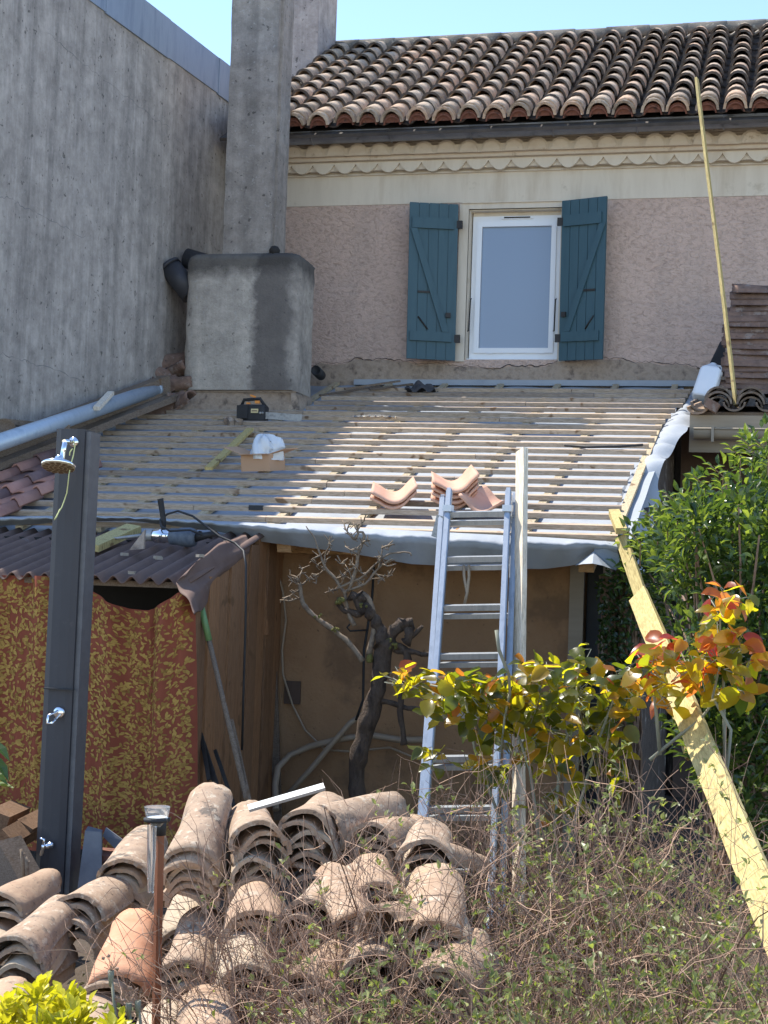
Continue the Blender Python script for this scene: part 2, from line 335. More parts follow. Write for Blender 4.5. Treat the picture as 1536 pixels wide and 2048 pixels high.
m_bark = M('rough_bark', [(.060,.042,.031), (.115,.082,.060), (.045,.032,.025)], 16, (1,1,.4), .95, 1., .04, 34, spots=[(8, .66, (.17,.17,.05), .7)])
m_twig = M('dry_twig', [(.20,.12,.082), (.31,.205,.145), (.24,.15,.105)], 14, rough=.85, bmp=0, tintc=[(.45,.38,.35), (1,1,1), (1.75,1.7,1.6)])
m_palebark = M('pale_pruned_bark', [(.14,.10,.07), (.24,.185,.13), (.115,.08,.057)], 20, rough=.9, bmp=.5)
m_stem = M('grey_green_stem', [(.20,.20,.15), (.27,.27,.2)], 12, rough=.7, bmp=.2)
m_cable = M('black_cable', [(.02,.02,.022), (.03,.03,.032)], 8, rough=.6, bmp=0)
m_hose = M('beige_hose', [(.30,.235,.17), (.36,.285,.205)], 8, rough=.6, bmp=0)
m_twine = M('yellow_twine', [(.55,.58,.26), (.62,.64,.32)], 20, rough=.8, bmp=0)
m_slate = M('grey_slab', [(.13,.135,.15), (.18,.185,.20)], 12, rough=.85, bmp=.3, bdist=.002, bscale=90)
m_log = woodmat('split_log', (.12,.072,.045), (.19,.115,.07), (.15,.095,.06), .9, (3,3,3), False)
m_cloth = M('dark_cloth', [(.05,.048,.05), (.075,.07,.07)], 8, rough=.9, bmp=.5)
m_gravel = M('mortar', [(.30,.26,.21), (.38,.33,.27)], 12, rough=.95, bmp=.8, bdist=.01)
m_whitewash = M('old_whitewash', [(.36,.32,.28), (.46,.42,.38), (.26,.23,.20)], 4, rough=.95, bmp=.7, bdist=.012, spots=(6, .55, (.10,.085,.07), .8))
m_brownwall = M('brown_yard_render', [(.085,.058,.045), (.12,.082,.062)], 3, rough=.95, bmp=.5)
m_rubble = M('dark_rubble_wall', [(.06,.045,.036), (.11,.085,.068), (.05,.038,.03)], 7, rough=.95, bmp=1., bdist=.02, bscale=12, spots=[(5, .60, (.42,.38,.34), .7)])
m_fascia = M('drab_fascia', [(.27,.225,.17), (.33,.28,.215)], 4, (.5,4,4), .85, .3, .002)
m_ivybark = M('dead_ivy_stem', [(.15,.095,.065), (.24,.165,.115)], 12, rough=.95, bmp=.6)
l_bush = leafmat('privet_leaf', [(.030,.058,.022), (.055,.10,.030), (.13,.19,.045)], [(.06,.12,.015), (.20,.30,.03), (.55,.66,.07)], .27, .40, .7)
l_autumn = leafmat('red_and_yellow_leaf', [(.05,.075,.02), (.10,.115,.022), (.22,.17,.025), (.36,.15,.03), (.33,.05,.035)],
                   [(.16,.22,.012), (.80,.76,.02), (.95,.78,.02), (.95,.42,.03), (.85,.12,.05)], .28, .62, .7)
l_small = leafmat('small_fresh_leaf', [(.11,.14,.05), (.17,.20,.06), (.32,.33,.17)], [(.26,.32,.04), (.48,.54,.08), (.50,.52,.22)], .4, .45)
l_gold = leafmat('golden_leaf', [(.42,.42,.02), (.56,.52,.03), (.62,.56,.06)], [(.62,.60,.01), (.85,.78,.02), (.85,.78,.05)], .4, .4)
def glassmat():
    m, t, b = newmat('clear_plastic'); b.inputs['Base Color'].default_value = (.93,.95,.95,1); b.inputs['Roughness'].default_value = .08
    b.inputs['Transmission Weight'].default_value = .9; b.inputs['IOR'].default_value = 1.2; return m
m_clear = glassmat()
def bagmat():
    m, t, b = newmat('white_plastic_film'); b.inputs['Base Color'].default_value = (.72,.76,.80,1); b.inputs['Roughness'].default_value = .3
    b.inputs['Transmission Weight'].default_value = .15; bump(t, b, noise(t, coords(t), 25, 4, .6), .6, .01); return m
m_bag = bagmat()
rng = random.Random(7)
U = rng.uniform

# ---------------------------------------------------------------- ground
g = MB(); g.grid(lambda u, v: V((-60+120*u, -20+160*v, 0)), 24, 30); tag(g.build('ground', m_soil), kind='structure')

m_bounce = M('pale_bounce_surface', [(.36,.325,.275), (.44,.40,.34)], 3, rough=.9, bmp=.3)
g = MB(); g.grid(lambda u, v: V((-16+32*u, -18+18.6*v, .004)), 10, 10); tag(g.build('bounce_sheet', m_bounce), kind='structure')  # unseen pale sheet added behind the camera to bounce light onto the facade
# ---------------------------------------------------------------- house
YF = 14.0
house = thing('house', 'two storey house with pink roughcast front, cream cornice and old canal tile roof', 'house', (-2, YF, 0))
XL, XR = -4.90, 3.2
zc = W(1000, 404, YF).z           # cream / pink border
zb = W(1000, 736, YF).z           # bare base starts
wx0, wx1 = W(938, 560, YF).x-.02, W(1114, 560, YF).x+.03
wz0, wz1 = W(1020, 719, YF).z, W(1020, 417, YF).z
zt = W(1050, 250, 13.55).z        # eave level
WT = .35
b = MB(); b.aabb(XL, wx0, YF, YF+WT, zb, zc); b.aabb(wx1, XR, YF, YF+WT, zb, zc); b.aabb(wx0, wx1, YF, YF+WT, zb, wz0)
b.build('wall', m_pink, house)
b = MB(); zl = wz1
b.aabb(XL, wx0-.0, YF-.006, YF+WT, zc+.001, zt); b.aabb(wx1, XR, YF-.006, YF+WT, zc+.001, zt); b.aabb(wx0, wx1, YF-.006, YF+WT, zl, zt)
b.build('upper_render', m_cream, house)
# ragged bare strip along the foot of the wall and everything under it
b = MB(); rg = random.Random(3); n = 70; prev = None
pts = []
for i in range(n+1):
    x = XL+(XR-XL)*i/n; pts.append((x, zb+.02+.035*math.sin(x*3.1)+rg.uniform(-.02, .03)))
top = [V((x, YF-.022, z)) for x, z in pts]; bot = [V((x, YF-.03, 2.9)) for x, z in pts]; bk = [V((x, YF+.01, z+.006)) for x, z in pts]
for i in range(n):
    b.poly([bot[i], bot[i+1], top[i+1], top[i]]); b.poly([top[i], top[i+1], bk[i+1], bk[i]])
b.aabb(XL, XR, YF+.01, YF+WT, 0, zb-.001)
b.build('bare_base', m_bare, house)
b = MB(); ck = [(L3(V((pts[i][0],0,pts[i][1])), V((pts[i+1][0],0,pts[i+1][1])), k/4), rg.uniform(-.012,.012)) for i in range(n) for k in range(4)]; b.tube([V((p.x, YF-.008, p.z+.014+j)) for p, j in ck], [.0015+.0045*max(0, math.sin(p.x*5+math.sin(p.x*13)))*rg.random() for p, j in ck], 4); b.build('crack', m_dirt, house)
b = MB(); b.aabb(XL, XL+.3, YF+WT, 22, 0, zt); b.aabb(XR-.3, XR, YF+WT, 22, 0, zt); b.aabb(XL, XR, 22, 22.3, 0, zt); b.build('side_wall', m_cream, house)
# window surround, frame, sash, pane
def rect_frame(b, x0, x1, z0, z1, t, y0, y1, tb=None):
    tb = t if tb is None else tb
    b.aabb(x0, x0+t, y0, y1, z0, z1); b.aabb(x1-t, x1, y0, y1, z0, z1); b.aabb(x0+t, x1-t, y0, y1, z1-t, z1); b.aabb(x0+t, x1-t, y0, y1, z0, z0+tb)
sx0, sx1, sz1 = wx0-.065, wx1+.055, wz1+.05
b = MB(); b.aabb(sx0-.02, wx0, YF-.014, YF+.02, wz0-.02, sz1); b.aabb(wx1, sx1+.01, YF-.014, YF+.02, wz0-.02, sz1); b.aabb(wx0, wx1, YF-.014, YF+.02, wz1, sz1)
b.aabb(sx0, sx1, YF-.032, YF-.006, sz1, sz1+.012)
b.build('window_surround', m_cream, house)
b = MB(); b.aabb(wx0, wx0+.012, YF+.02, YF+.15, wz0, wz1); b.aabb(wx1-.012, wx1, YF+.02, YF+.15, wz0, wz1); b.aabb(wx0+.012, wx1-.012, YF+.02, YF+.15, wz1-.012, wz1); b.build('window_reveal', m_cream, house)
win = MB(); fx0, fx1 = wx0+.022, wx1-.014
rect_frame(win, fx0, fx1, wz0+.012, wz1-.045, .055, YF+.10, YF+.16, .07)
wo = win.build('window', m_pvc, house)
b = MB(); rect_frame(b, fx0+.045, fx1-.045, wz0+.072, wz1-.10, .045, YF+.078, YF+.13); b.build('sash', m_pvc, wo)
b = MB(); b.aabb(fx0+.092, fx1-.092, YF+.105, YF+.112, wz0+.118, wz1-.146); b.build('pane', m_pane, wo)
b = MB(); b.aabb(fx0, fx1, YF+.102, YF+.155, wz1-.045, wz1-.0125); xm = (fx0+fx1)/2
b.build('head_trim', m_cream, wo)
b = MB(); b.aabb(xm-.145, xm+.145, YF+.084, YF+.099, wz1-.075, wz1-.05); b.mi = 1; b.aabb(xm-.12, xm+.12, YF+.080, YF+.0835, wz1-.069, wz1-.057); b.build('vent', [m_pvc, m_dark], wo)
b = MB(); b.aabb(fx0-.01, fx1+.01, YF+.03, YF+.14, wz0-.008, wz0+.0115)
for q in (.22, .8): b.aabb(fx0+(fx1-fx0)*q, fx0+(fx1-fx0)*q+.04, YF+.07, YF+.0775, wz0+.066, wz0+.078)
b.build('sill', m_pvc, wo)
for s, px in ((0, 941), (1, 1111)):
    a = W(px, 598, YF+.03); c = W(px-4 if s == 0 else px-3, 662, YF+.03); b = MB()
    b.tube([a+V((.012, 0, 0)), a, c, c+V((-.01, 0, 0))], .007, 6); b.build('shutter_stay', m_iron, house)
# shutters
def qm(c, u, v, d):                          # corner quad TL,TR,BR,BL ; d = distance in front
    p = L3(L3(c[0], c[1], u), L3(c[3], c[2], u), v); nrm = (c[1]-c[0]).cross(c[3]-c[0]).normalized()
    if nrm.y > 0: nrm = -nrm
    return p+nrm*d
def qbox(b, c, u0, u1, v0, v1, d0, d1, sk=0):
    b.hexa([qm(c, u0, v1, d0), qm(c, u1, v1, d0), qm(c, u1, v0, d0), qm(c, u0, v0, d0), qm(c, u0, v1, d1), qm(c, u1, v1, d1), qm(c, u1, v0, d1), qm(c, u0, v0, d1)])
for left in (True, False):
    if left: c = [W(819, 405, 13.80), W(917, 410, 13.93), W(910, 722, 13.93), W(812, 717, 13.80)]
    else: c = [W(1126, 403, 13.93), W(1216, 393, 13.80), W(1207, 719, 13.80), W(1119, 722, 13.93)]
    b = MB()
    for i in range(5): qbox(b, c, i/5+.006, (i+1)/5-.006, 0, 1, 0, .024)
    qbox(b, c, .003, .997, .004, .996, .002, .017)
    sh = b.build('shutter', m_shut, house)
    for v0, v1 in ((.095,.165),(.825,.885)): b = MB(); qbox(b, c, .06, .91, v0, v1, .0245, .046); b.build('ledge', m_shut, sh)
    b = MB(); u0, u1 = (.08, .80) if left else (.92, .20); s_ = .085
    P = [(u0-s_*.6, .167), (u0+s_, .167), (u1+s_*.6, .823), (u1-s_, .823)]
    b.hexa([qm(c, u, v, .0245) for u, v in P]+[qm(c, u, v, .044) for u, v in P]); b.build('brace', m_shut, sh)
    hu = 1.0 if left else 0.0
    for v in (.13, .86): b = MB(); b.box(qm(c, hu+(.03 if left else -.03), v, .02), .05, .03, .07); b.build('hinge', m_iron, sh)
    a0, a1 = (.2, .47) if left else (.53, .8)
    b = MB(); qbox(b, c, a0, a1, .565, .578, .026, .034); b.build('bolt', m_iron, sh)
    b = MB(); qbox(b, c, .78 if left else .06, .88 if left else .16, .70, .73, .025, .05); b.build('knob', m_iron, sh)
    p0, p1 = (.22, .42) if left else (.78, .6); b = MB(); b.tube([qm(c, p0, .73, .03), qm(c, (p0+p1)/2, .77, .034), qm(c, p1, .81, .03)], .007, 5); b.build('latch', m_iron, sh)
# cornice: two rows of tile ends set in plaster
b = MB(); zA0 = W(1000, 309, YF-.12).z; zA1 = zt-.02; zB1 = zA0-.012; zB0 = W(1000, 336, YF-.1).z; pit = .207
b.aabb(XL, XR, YF-.155, YF-.006, zA0-.022, zA0+.012)
nb = int((XR-XL)/pit)
for i in range(nb):                         # upper row: convex tile mouths filled with plaster
    cx = XL+pit*(i+.5); r = pit*.50; b.tint = .5; K = 10; dz = rng.uniform(-.004, .004)
    f = [V((cx+r*math.cos(math.pi*k/K), YF-.20, zA0+.012+dz+.115*math.sin(math.pi*k/K))) for k in range(K+1)]
    h = [p+V((0, .194, 0)) for p in f]; n0 = b.add(f+h); b.smooth = True
    for k in range(K): b.face((n0+k, n0+k+1, n0+K+2+k, n0+K+1+k))
    b.smooth = False; b.face([n0+k for k in range(K, -1, -1)])
    g2 = [V((cx+r*.8*math.cos(math.pi*k/K), YF-.2-.02*math.sin(math.pi*k/K)**.5-.001, zA0+.012+dz+.088*math.sin(math.pi*k/K))) for k in range(K+1)]
    b.poly(g2[::-1])
b.aabb(XL, XR, YF-.10, YF-.0065, zA0+.0125, zA1); b.aabb(XL, XR, YF-.192, YF-.101, zA0+.0125, zA0+.085)
b.build('upper_cornice', m_cornice, house)
b = MB(); b.aabb(XL, XR, YF-.075, YF-.0065, zB0+.02, zB1-.012)
for i in range(nb):                         # lower row: hanging scallops
    x0 = XL+pit*(i+.3); K = 10; dep = .085+rng.uniform(-.006, .006)
    f = [V((x0+pit*k/K, YF-.105, zB1-.03-dep*math.sin(math.pi*k/K)**.8)) for k in range(K+1)]
    tp = [V((p.x, YF-.105, zB1-.012)) for p in f]; h = [p+V((0, .03, 0)) for p in f]
    for k in range(K):
        b.poly([f[k], f[k+1], tp[k+1], tp[k]]); b.poly([h[k], h[k+1], f[k+1], f[k]])
b.aabb(XL, XR, YF-.03, YF-.0062, zB0-.012, zB0)
b.build('lower_cornice', m_cream, house)
b = MB(); b.aabb(XL, XR, YF-.12, YF+.3, zt-.019, zt+.20); b.build('eave_board', m_cornice, house)
# gutter
b = MB(); gr = .085; gy = YF-.30
for i in range(11):
    xa = XL+(XR-XL)*i/11; xb = XL+(XR-XL)*(i+1)/11; za = zt+.03+.03*(xa+2.5)/6; zb2 = zt+.03+.03*(xb+2.5)/6; K = 10
    ra = gr if i % 2 else gr*1.0
    P = [[V((x, gy+ra*math.cos(math.pi+math.pi*k/K), z+ra*1.0*math.sin(math.pi+math.pi*k/K))) for k in range(K+1)] for x, z in ((xa, za), (xb, zb2))]
    n0 = b.add(P[0]+P[1]); b.smooth = True
    for k in range(K): b.face((n0+k, n0+k+1, n0+K+2+k, n0+K+1+k))
    b.smooth = False
    b.tube([V((xa, gy-gr-.002, za)), V((xb, gy-gr-.002, zb2))], .010, 6)
    if i: b.tube([V((xa+(0.004), gy+(gr+.004)*math.cos(math.pi+math.pi*k/K), za+(gr+.004)*math.sin(math.pi+math.pi*k/K))) for k in range(K+1)], .008, 5)
b.build('gutter', m_gutter, house)
# tile roof
USL = .565; ua = math.atan(USL); ux = V((1,0,0)); uy = V((0, math.cos(ua), math.sin(ua))); uz = V((0, -math.sin(ua), math.cos(ua)))
RO = V((0, 13.50, zt-.015)); SLEN = 3.70
def ctile(b, O, ax, side, up, L, w0, w1, h0, h1, th, conc=False, segs=8, lay=2, jag=0, rim=0):
    """half-round tile from O along ax; w0/h0 at the near end, w1/h1 at the far end"""
    sg = -1 if conc else 1; rows = []
    for skin in (0, 1):
        for j in range(lay+1):
            t = j/lay; wd = w0+(w1-w0)*t-(skin*th*2); hh = h0+(h1-h0)*t-skin*th
            off = ax*(L*t)
            rows.append(b.add([O+off+side*(wd/2*math.cos(math.pi*k/segs))+up*(sg*hh*math.sin(math.pi*k/segs))+ax*(rng.uniform(-jag, jag) if j in (0, lay) else 0) for k in range(segs+1)]))
    b.smooth = True
    for skin in (0, 1):
        for j in range(lay):
            p, q = rows[skin*(lay+1)+j], rows[skin*(lay+1)+j+1]
            for k in range(segs): b.face((p+k, p+k+1, q+k+1, q+k) if skin else (p+k+1, p+k, q+k, q+k+1))
    b.smooth = False
    b.mi = rim
    for e in (0, lay):
        p, q = rows[e], rows[lay+1+e]
        for k in range(segs): b.face((p+k, p+k+1, q+k+1, q+k))
    b.mi = 0
    for j in range(lay):
        for k in (0, segs):
            b.face((rows[j]+k, rows[j+1]+k, rows[lay+2+j]+k, rows[lay+1+j]+k))
rt = MB(); PX = .2285; ncol = int((XR-XL)/PX)+1; EXP = .335; nr = int(SLEN/EXP)
fill = MB(); over = MB(); pans = MB()
for i in range(1, ncol):
    x = XL-.06+PX*i+rng.uniform(-.008, .008); dx = rng.uniform(-.03, .03)
    for j in range(nr):
        s0 = j*EXP+rng.uniform(-.02, .02)+(0 if j else 0); t = rng.random()
        O = RO+ux*(x+dx*j/nr+rng.uniform(-.006, .006))+uy*s0+uz*(.055+rng.uniform(-.004, .007)); rt.tint = t
        a2 = (uy+ux*rng.uniform(-.025, .025)-uz*.055).normalized()
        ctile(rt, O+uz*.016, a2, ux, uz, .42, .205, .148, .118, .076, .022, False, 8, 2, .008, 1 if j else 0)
        if j == 0:
            rt.tint = rng.random(); ctile(rt, O+uz*.034-uy*.0+uy*.10, a2, ux, uz, .30, .195, .17, .098, .085, .014, False, 8, 2, .006)
            fill.poly([O+uz*.005+ux*(.078*math.cos(math.pi*k/8))+uz*(.078*math.sin(math.pi*k/8))+uy*.035 for k in range(9)][::-1])
            ctile(fill, O-uz*.012+uy*.012, uy, ux, uz, .2, .16, .15, .082, .08, .012)
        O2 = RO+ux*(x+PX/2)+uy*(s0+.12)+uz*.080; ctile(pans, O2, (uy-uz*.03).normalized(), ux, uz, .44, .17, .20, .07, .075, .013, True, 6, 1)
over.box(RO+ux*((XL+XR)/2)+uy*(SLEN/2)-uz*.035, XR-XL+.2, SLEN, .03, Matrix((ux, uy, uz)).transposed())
rf = rt.build('roof', [m_rooftile, m_pan_rimshade], house)  # second slot: shade painted onto the front rims
over.build('roof_deck', m_dirt, rf); pans.build('channel_tiles', m_pan_rimshade, rf); fill.build('eave_fill', m_redfill, rf)
b = MB(); RD = RO+uy*SLEN; xx = XL-.1
while xx < XR:                               # ridge tiles bedded in mortar
    b.tint = rng.random()*.6; ctile(b, V((xx+.42, RD.y+.02, RD.z+.005+rng.uniform(-.006, .008))), V((-1,0,.03)), V((0,1,0)), V((0,0,1)), .46, .30, .26, .165, .15, .018, False, 8, 2, .01); xx += .40
b.build('ridge_cap', M('mossy_ridge', [(.10,.088,.076),(.17,.15,.125),(.085,.075,.065)], 9, rough=.95, bmp=.8, bdist=.008, bscale=40, spots=[(18,.57,(.36,.33,.27),.7)]), rf)
b = MB(); b.tint = .5
b.hexa([RD+V((XL,0,0)), RD+V((XR,0,0)), RD+V((XR,4.2,-2.5)), RD+V((XL,4.2,-2.5)), RD+V((XL,0,.06)), RD+V((XR,0,.06)), RD+V((XR,4.2,-2.44)), RD+V((XL,4.2,-2.44))]); b.build('rear_roof', m_rooftile, rf)
b = MB()
for i in range(int((XR-XL)/PX)):
    x = XL+.1+PX*(i+.5); b.tube([RD+V((x-.10, -.17, -.01)), RD+V((x-.05, -.175, -.045)), RD+V((x+.05, -.175, -.045)), RD+V((x+.10, -.17, -.01))], .018, 5)
b.build('ridge_mortar', m_gravel, rf)
# small chimney on the roof
cp = W(600, 60, RD.y-.75); cp2 = W(636, 60, RD.y-.75); cp3 = W(661, 60, RD.y-.3)
b = MB(); b.aabb(cp.x-.5, cp2.x, RD.y-.75, RD.y-.05, RD.z-.9, RD.z+1.25); b.aabb(cp.x-.55, cp2.x+.05, RD.y-.80, RD.y+.0, RD.z+1.25, RD.z+1.33)
b.build('roof_chimney', m_chim2, house)
# ---------------------------------------------------------------- cement gable wall on the left
def wallX(Y): return -5.05-.085*(14-Y)
gab = thing('gable_wall', 'tall grey cement gable wall with rain streaks and zinc capping', 'wall', (-5.6, 11, 0))
WZ = W(453, 192, 13.8).z
Y0, Y1 = 8.3, 14.6
b = MB()
def wp(Y, z, o=0): return V((wallX(Y)-o, Y, z))
b.hexa([wp(Y0,0,.4), wp(Y0,0), wp(Y1,0), wp(Y1,0,.4), wp(Y0,WZ,.4), wp(Y0,WZ), wp(Y1,WZ), wp(Y1,WZ,.4)]); b.build('wall', m_conc, gab)
b = MB(); nz = 6
for i in range(nz):
    ya, yb = Y0-.02+(Y1+.1-Y0)*i/nz, Y0+(Y1+.1-Y0)*(i+1)/nz+.03; o = .012+.006*(i % 2); z0 = WZ-.03-.012*(i % 2); z1 = WZ+.30
    b.hexa([wp(ya,z0,.42), wp(ya,z0,-o), wp(yb,z0,-o), wp(yb,z0,.42), wp(ya,z1,.42), wp(ya,z1,-o), wp(yb,z1,-o), wp(yb,z1,.42)])
b.build('zinc_capping', m_zinc, gab)
def WG(x, y): return WP(x, y, wp(14, 0), V((1, -.085, 0)).normalized())
for pl in ([(0,392),(22,398),(45,412),(70,422),(95,440),(128,452),(150,466),(176,477)], [(0,707),(30,716),(62,727),(90,735),(140,752),(178,764)], [(95,65),(120,88),(160,122),(200,152),(245,188),(270,205),(312,240),(345,258)]):
    b = MB(); cp_ = []
    for (x0, y0), (x1, y1) in zip(pl, pl[1:]):
        for k in range(5): cp_.append(WG(x0+(x1-x0)*k/5, y0+(y1-y0)*k/5)+V((.0, rng.uniform(-.006,.006), rng.uniform(-.014,.014))))
    b.tube(cp_, [.0005+.002*rng.random() for _ in cp_], 4); b.build('crack', m_slate, gab)

# ---------------------------------------------------------------- chimney standing in the unfinished roof
cy = RF(500, 818).y
chx0, chx1 = W(362, 650, cy).x, W(592, 650, cy).x
zb0, zb1 = roofz(cy)-.25, W(500, 508, cy+.1).z
chim = thing('chimney', 'tall slim grey cement chimney rising from a broad rounded block', 'chimney', ((chx0+chx1)/2, cy+.3, zb0))
def roundbox(b, x0, x1, y0, y1, z0, z1, r, K=5, zr=None, NZ=14, wob=.01, seed=1):
    rr = random.Random(seed); ring = []
    for cx, cyy, a0 in ((x1-r, y0+r, -90), (x1-r, y1-r, 0), (x0+r, y1-r, 90), (x0+r, y0+r, 180)):
        for k in range(K+1): a = R(a0+90*k/K); ring.append((cx, cyy, math.cos(a), math.sin(a)))
    zr = zr or r; lv = [(z0+(z1-zr-z0)*i/NZ, r, 0) for i in range(NZ+1)]+[(z1-zr+zr*math.sin(a), r, zr*(1-math.cos(a))) for a in (R(18), R(36), R(54), R(72), R(90))]
    rings = [b.add([(cx+(rad)*ca-ca*ins+rr.uniform(-wob, wob), cc+rad*sa-sa*ins+rr.uniform(-wob, wob), z) for cx, cc, ca, sa in ring]) for z, rad, ins in lv]
    n = len(ring); b.smooth = True
    for i in range(len(rings)-1):
        for k in range(n): b.face((rings[i]+k, rings[i]+(k+1) % n, rings[i+1]+(k+1) % n, rings[i+1]+k))
    b.face([rings[-1]+k for k in range(n)]); b.smooth = False
b = MB(); roundbox(b, chx0, chx1+.0, cy+.02, cy+.60, zb0, zb1, .13, 6, .07, 14, .007, 5); b.build('base', m_base, chim)
b = MB(); roundbox(b, chx0-.03, chx1+.03, cy-.03, cy+.5, zb0, roofz(cy)+.16, .06, 3, .03, 4, .025, 9); b.build('rubble_footing', m_bare, chim)
k0, k1 = W(446, 480, cy+.12).x, W(541, 480, cy+.12).x; k2 = W(455, 5, cy+.12).x-k0
b = MB(); CH = 7.9
# leaning shaft: two boxes (front and the narrower shaded flue beside it)
def shaft(b, x0, x1, y0, y1, z0, z1, lean, n=24, wob=.004):
    rr = random.Random(11); rings = []
    for i in range(n+1):
        z = z0+(z1-z0)*i/n; o = lean*(i/n)
        rings.append(b.add([(x0+o+rr.uniform(-wob,wob), y0, z), (x1+o+rr.uniform(-wob,wob), y0+rr.uniform(-wob,wob), z), (x1+o+rr.uniform(-wob,wob), y1, z), (x0+o, y1, z)]))
    for i in range(n):
        for k in range(4): b.face((rings[i]+k, rings[i]+(k+1) % 4, rings[i+1]+(k+1) % 4, rings[i+1]+k))
    b.face([rings[-1]+k for k in range(4)])
ln = 0.0
shaft(b, k0, k1, cy+.12, cy+.50, zb1-.04, CH, ln); shaft(b, k1-.01, k1+.025, cy+.18, cy+.46, zb1-.04, CH, ln)
b.aabb(k0-.05+ln, k1+.07+ln, cy+.07, cy+.55, CH, CH+.09)
b.build('shaft', m_chim, chim)
b = MB(); b.lathe(W(549, 505, cy+.1), (0,0,1), [(.0,.06),(.03,.05),(.05,.02),(.045,-.02),(0,-.03)], 8); b.build('mortar_lump', m_dark, chim)

# ---------------------------------------------------------------- lean-to with its unfinished roof
lean = thing('lean_to', 'low ochre lean-to with bare battens over grey underlay on its unfinished roof', 'building', (-2.5, 9.3, 0))
LX0, LX1 = -5.2, -.80
OW = 9.3
def wz(Y): return roofz(Y)-.16
xd = W(1166, 1300, OW).x; xw0 = W(380, 1300, OW).x
b = MB()
b.hexa([V((-5.2,OW,0)), V((xd,OW,0)), V((xd,OW+.25,0)), V((-5.2,OW+.25,0)), V((-5.2,OW,wz(OW))), V((xd,OW,wz(OW))), V((xd,OW+.25,wz(OW+.25))), V((-5.2,OW+.25,wz(OW+.25)))])
b.build('front_wall', m_ochre, lean)
b = MB(); xp = W(1137, 1300, OW-.02).x; b.hexa([V((xp,OW-.05,0)), V((xd,OW-.05,0)), V((xd,OW-.003,0)), V((xp,OW-.003,0)), V((xp,OW-.05,wz(OW)-.03)), V((xd,OW-.05,wz(OW)-.03)), V((xd,OW-.003,wz(OW)-.03)), V((xp,OW-.003,wz(OW)-.03))]); b.build('door_jamb', m_fascia, lean)
b = MB(); xq = W(1204, 1300, OW).x; b.aabb(xd+.003, xq, OW+.10, OW+.14, 0, wz(OW)-.05); b.build('door', M('blue_black_door', [(.03,.035,.045),(.045,.05,.06)], 4, rough=.6), lean)
b = MB(); b.aabb(xq, xq+.05, OW-.06, OW+.02, 0, wz(OW)-.06); b.build('post', m_fascia, lean)
b = MB(); b.hexa([V((xq+.055,OW,0)), V((-.78,OW,0)), V((-.78,14,0)), V((xq+.055,14,0)), V((xq+.055,OW,wz(OW)-.05)), V((-.78,OW,wz(OW)-.05)), V((-.78,14,wz(14)-.05)), V((xq+.055,14,wz(14)-.05))]); b.build('side_wall', m_rubble, lean)
# rafters showing at the eave, wall plate
b = MB(); b.aabb(-5.0, -.9, OW-.12, OW-.004, wz(OW)-.10, wz(OW)-.006); b.build('wall_plate', m_beam, lean)
for px in (567, 700, 905, 1173):
    x = W(px, 1105, 8.85).x; b = MB(); a = V((x, 8.85, roofz(8.85)-(.085 if px != 1173 else .145))); c = V((x, 9.6, roofz(9.6)-(.085 if px != 1173 else .145))); b.bar(a, c, .085, .085, RUP); b.build('rafter', m_beam, lean)
# underlay on the slope
b = MB(); b.smooth = True
def under(u, v):
    Y = 8.80+(13.99-8.80)*v; x = -5.35+(LX1+.03+5.35)*u
    return V((x, Y, roofz(Y)-.032-.010*(.5+.5*math.sin(x*12.1+math.sin(Y*2)))+.003*math.sin(Y*9+x*5)))
b.grid(under, 90, 60); und = b.build('underlay', m_under, lean)
# drip of underlay along the eave
top = [(-60,1036),(0,1038),(140,1035),(300,1040),(430,1046),(560,1052),(700,1059),(820,1065),(1000,1074),(1100,1079),(1180,1084),(1235,1088)]
bot = [(-60,1050),(0,1052),(140,1044),(260,1041),(430,1062),(520,1083),(700,1106),(820,1128),(1000,1137),(1090,1138),(1150,1130),(1180,1118)]
def interp(pl, x):
    for (x0, y0), (x1, y1) in zip(pl, pl[1:]):
        if x <= x1: return y0+(y1-y0)*max(0, (x-x0)/(x1-x0))
    return pl[-1][1]
b = MB(); b.smooth = True
def drip(u, v):
    px = -60+1295*u; yt = interp(top, px)-4; yb = max(interp(bot, px), yt+7); wv = math.sin(px*.021)*.5+math.sin(px*.057+1)*.5
    ylo = yt+(yb-yt)*(.24+.07*wv)+1.2*math.sin(px*.19)
    if v <= .5: p = L3(W(px, yt, 8.80), W(px, ylo, 8.69+.025*wv), v*2); p.z += .006*math.sin(v*6.28)+.006*math.sin(px*.11)*v; return p
    return L3(W(px, ylo, 8.69+.025*wv), W(px, yb, 8.80+.02*wv+.012*math.sin(px*.08)), v*2-1)
b.grid(drip, 110, 8); b.build('eave_drip', m_under, und)
b = MB(); b.smooth = True                     # peaked fold at the corner
apex = W(1188, 1102, 8.70)
rim = [(1150,1131),(1165,1128),(1185,1127),(1205,1131),(1232,1141),(1240,1118),(1232,1092),(1205,1090),(1190,1090)]
fan = [W(x, y, (8.72-.20*math.sin(math.pi*min(1, i/4.))) if i < 5 else 8.76) for i, (x, y) in enumerate(rim)]
for i in range(len(fan)-1):
    mid = L3(apex, L3(fan[i], fan[i+1], .5), .5); b.poly([apex, fan[i], fan[i+1]])
b.build('corner_fold', m_under, und)
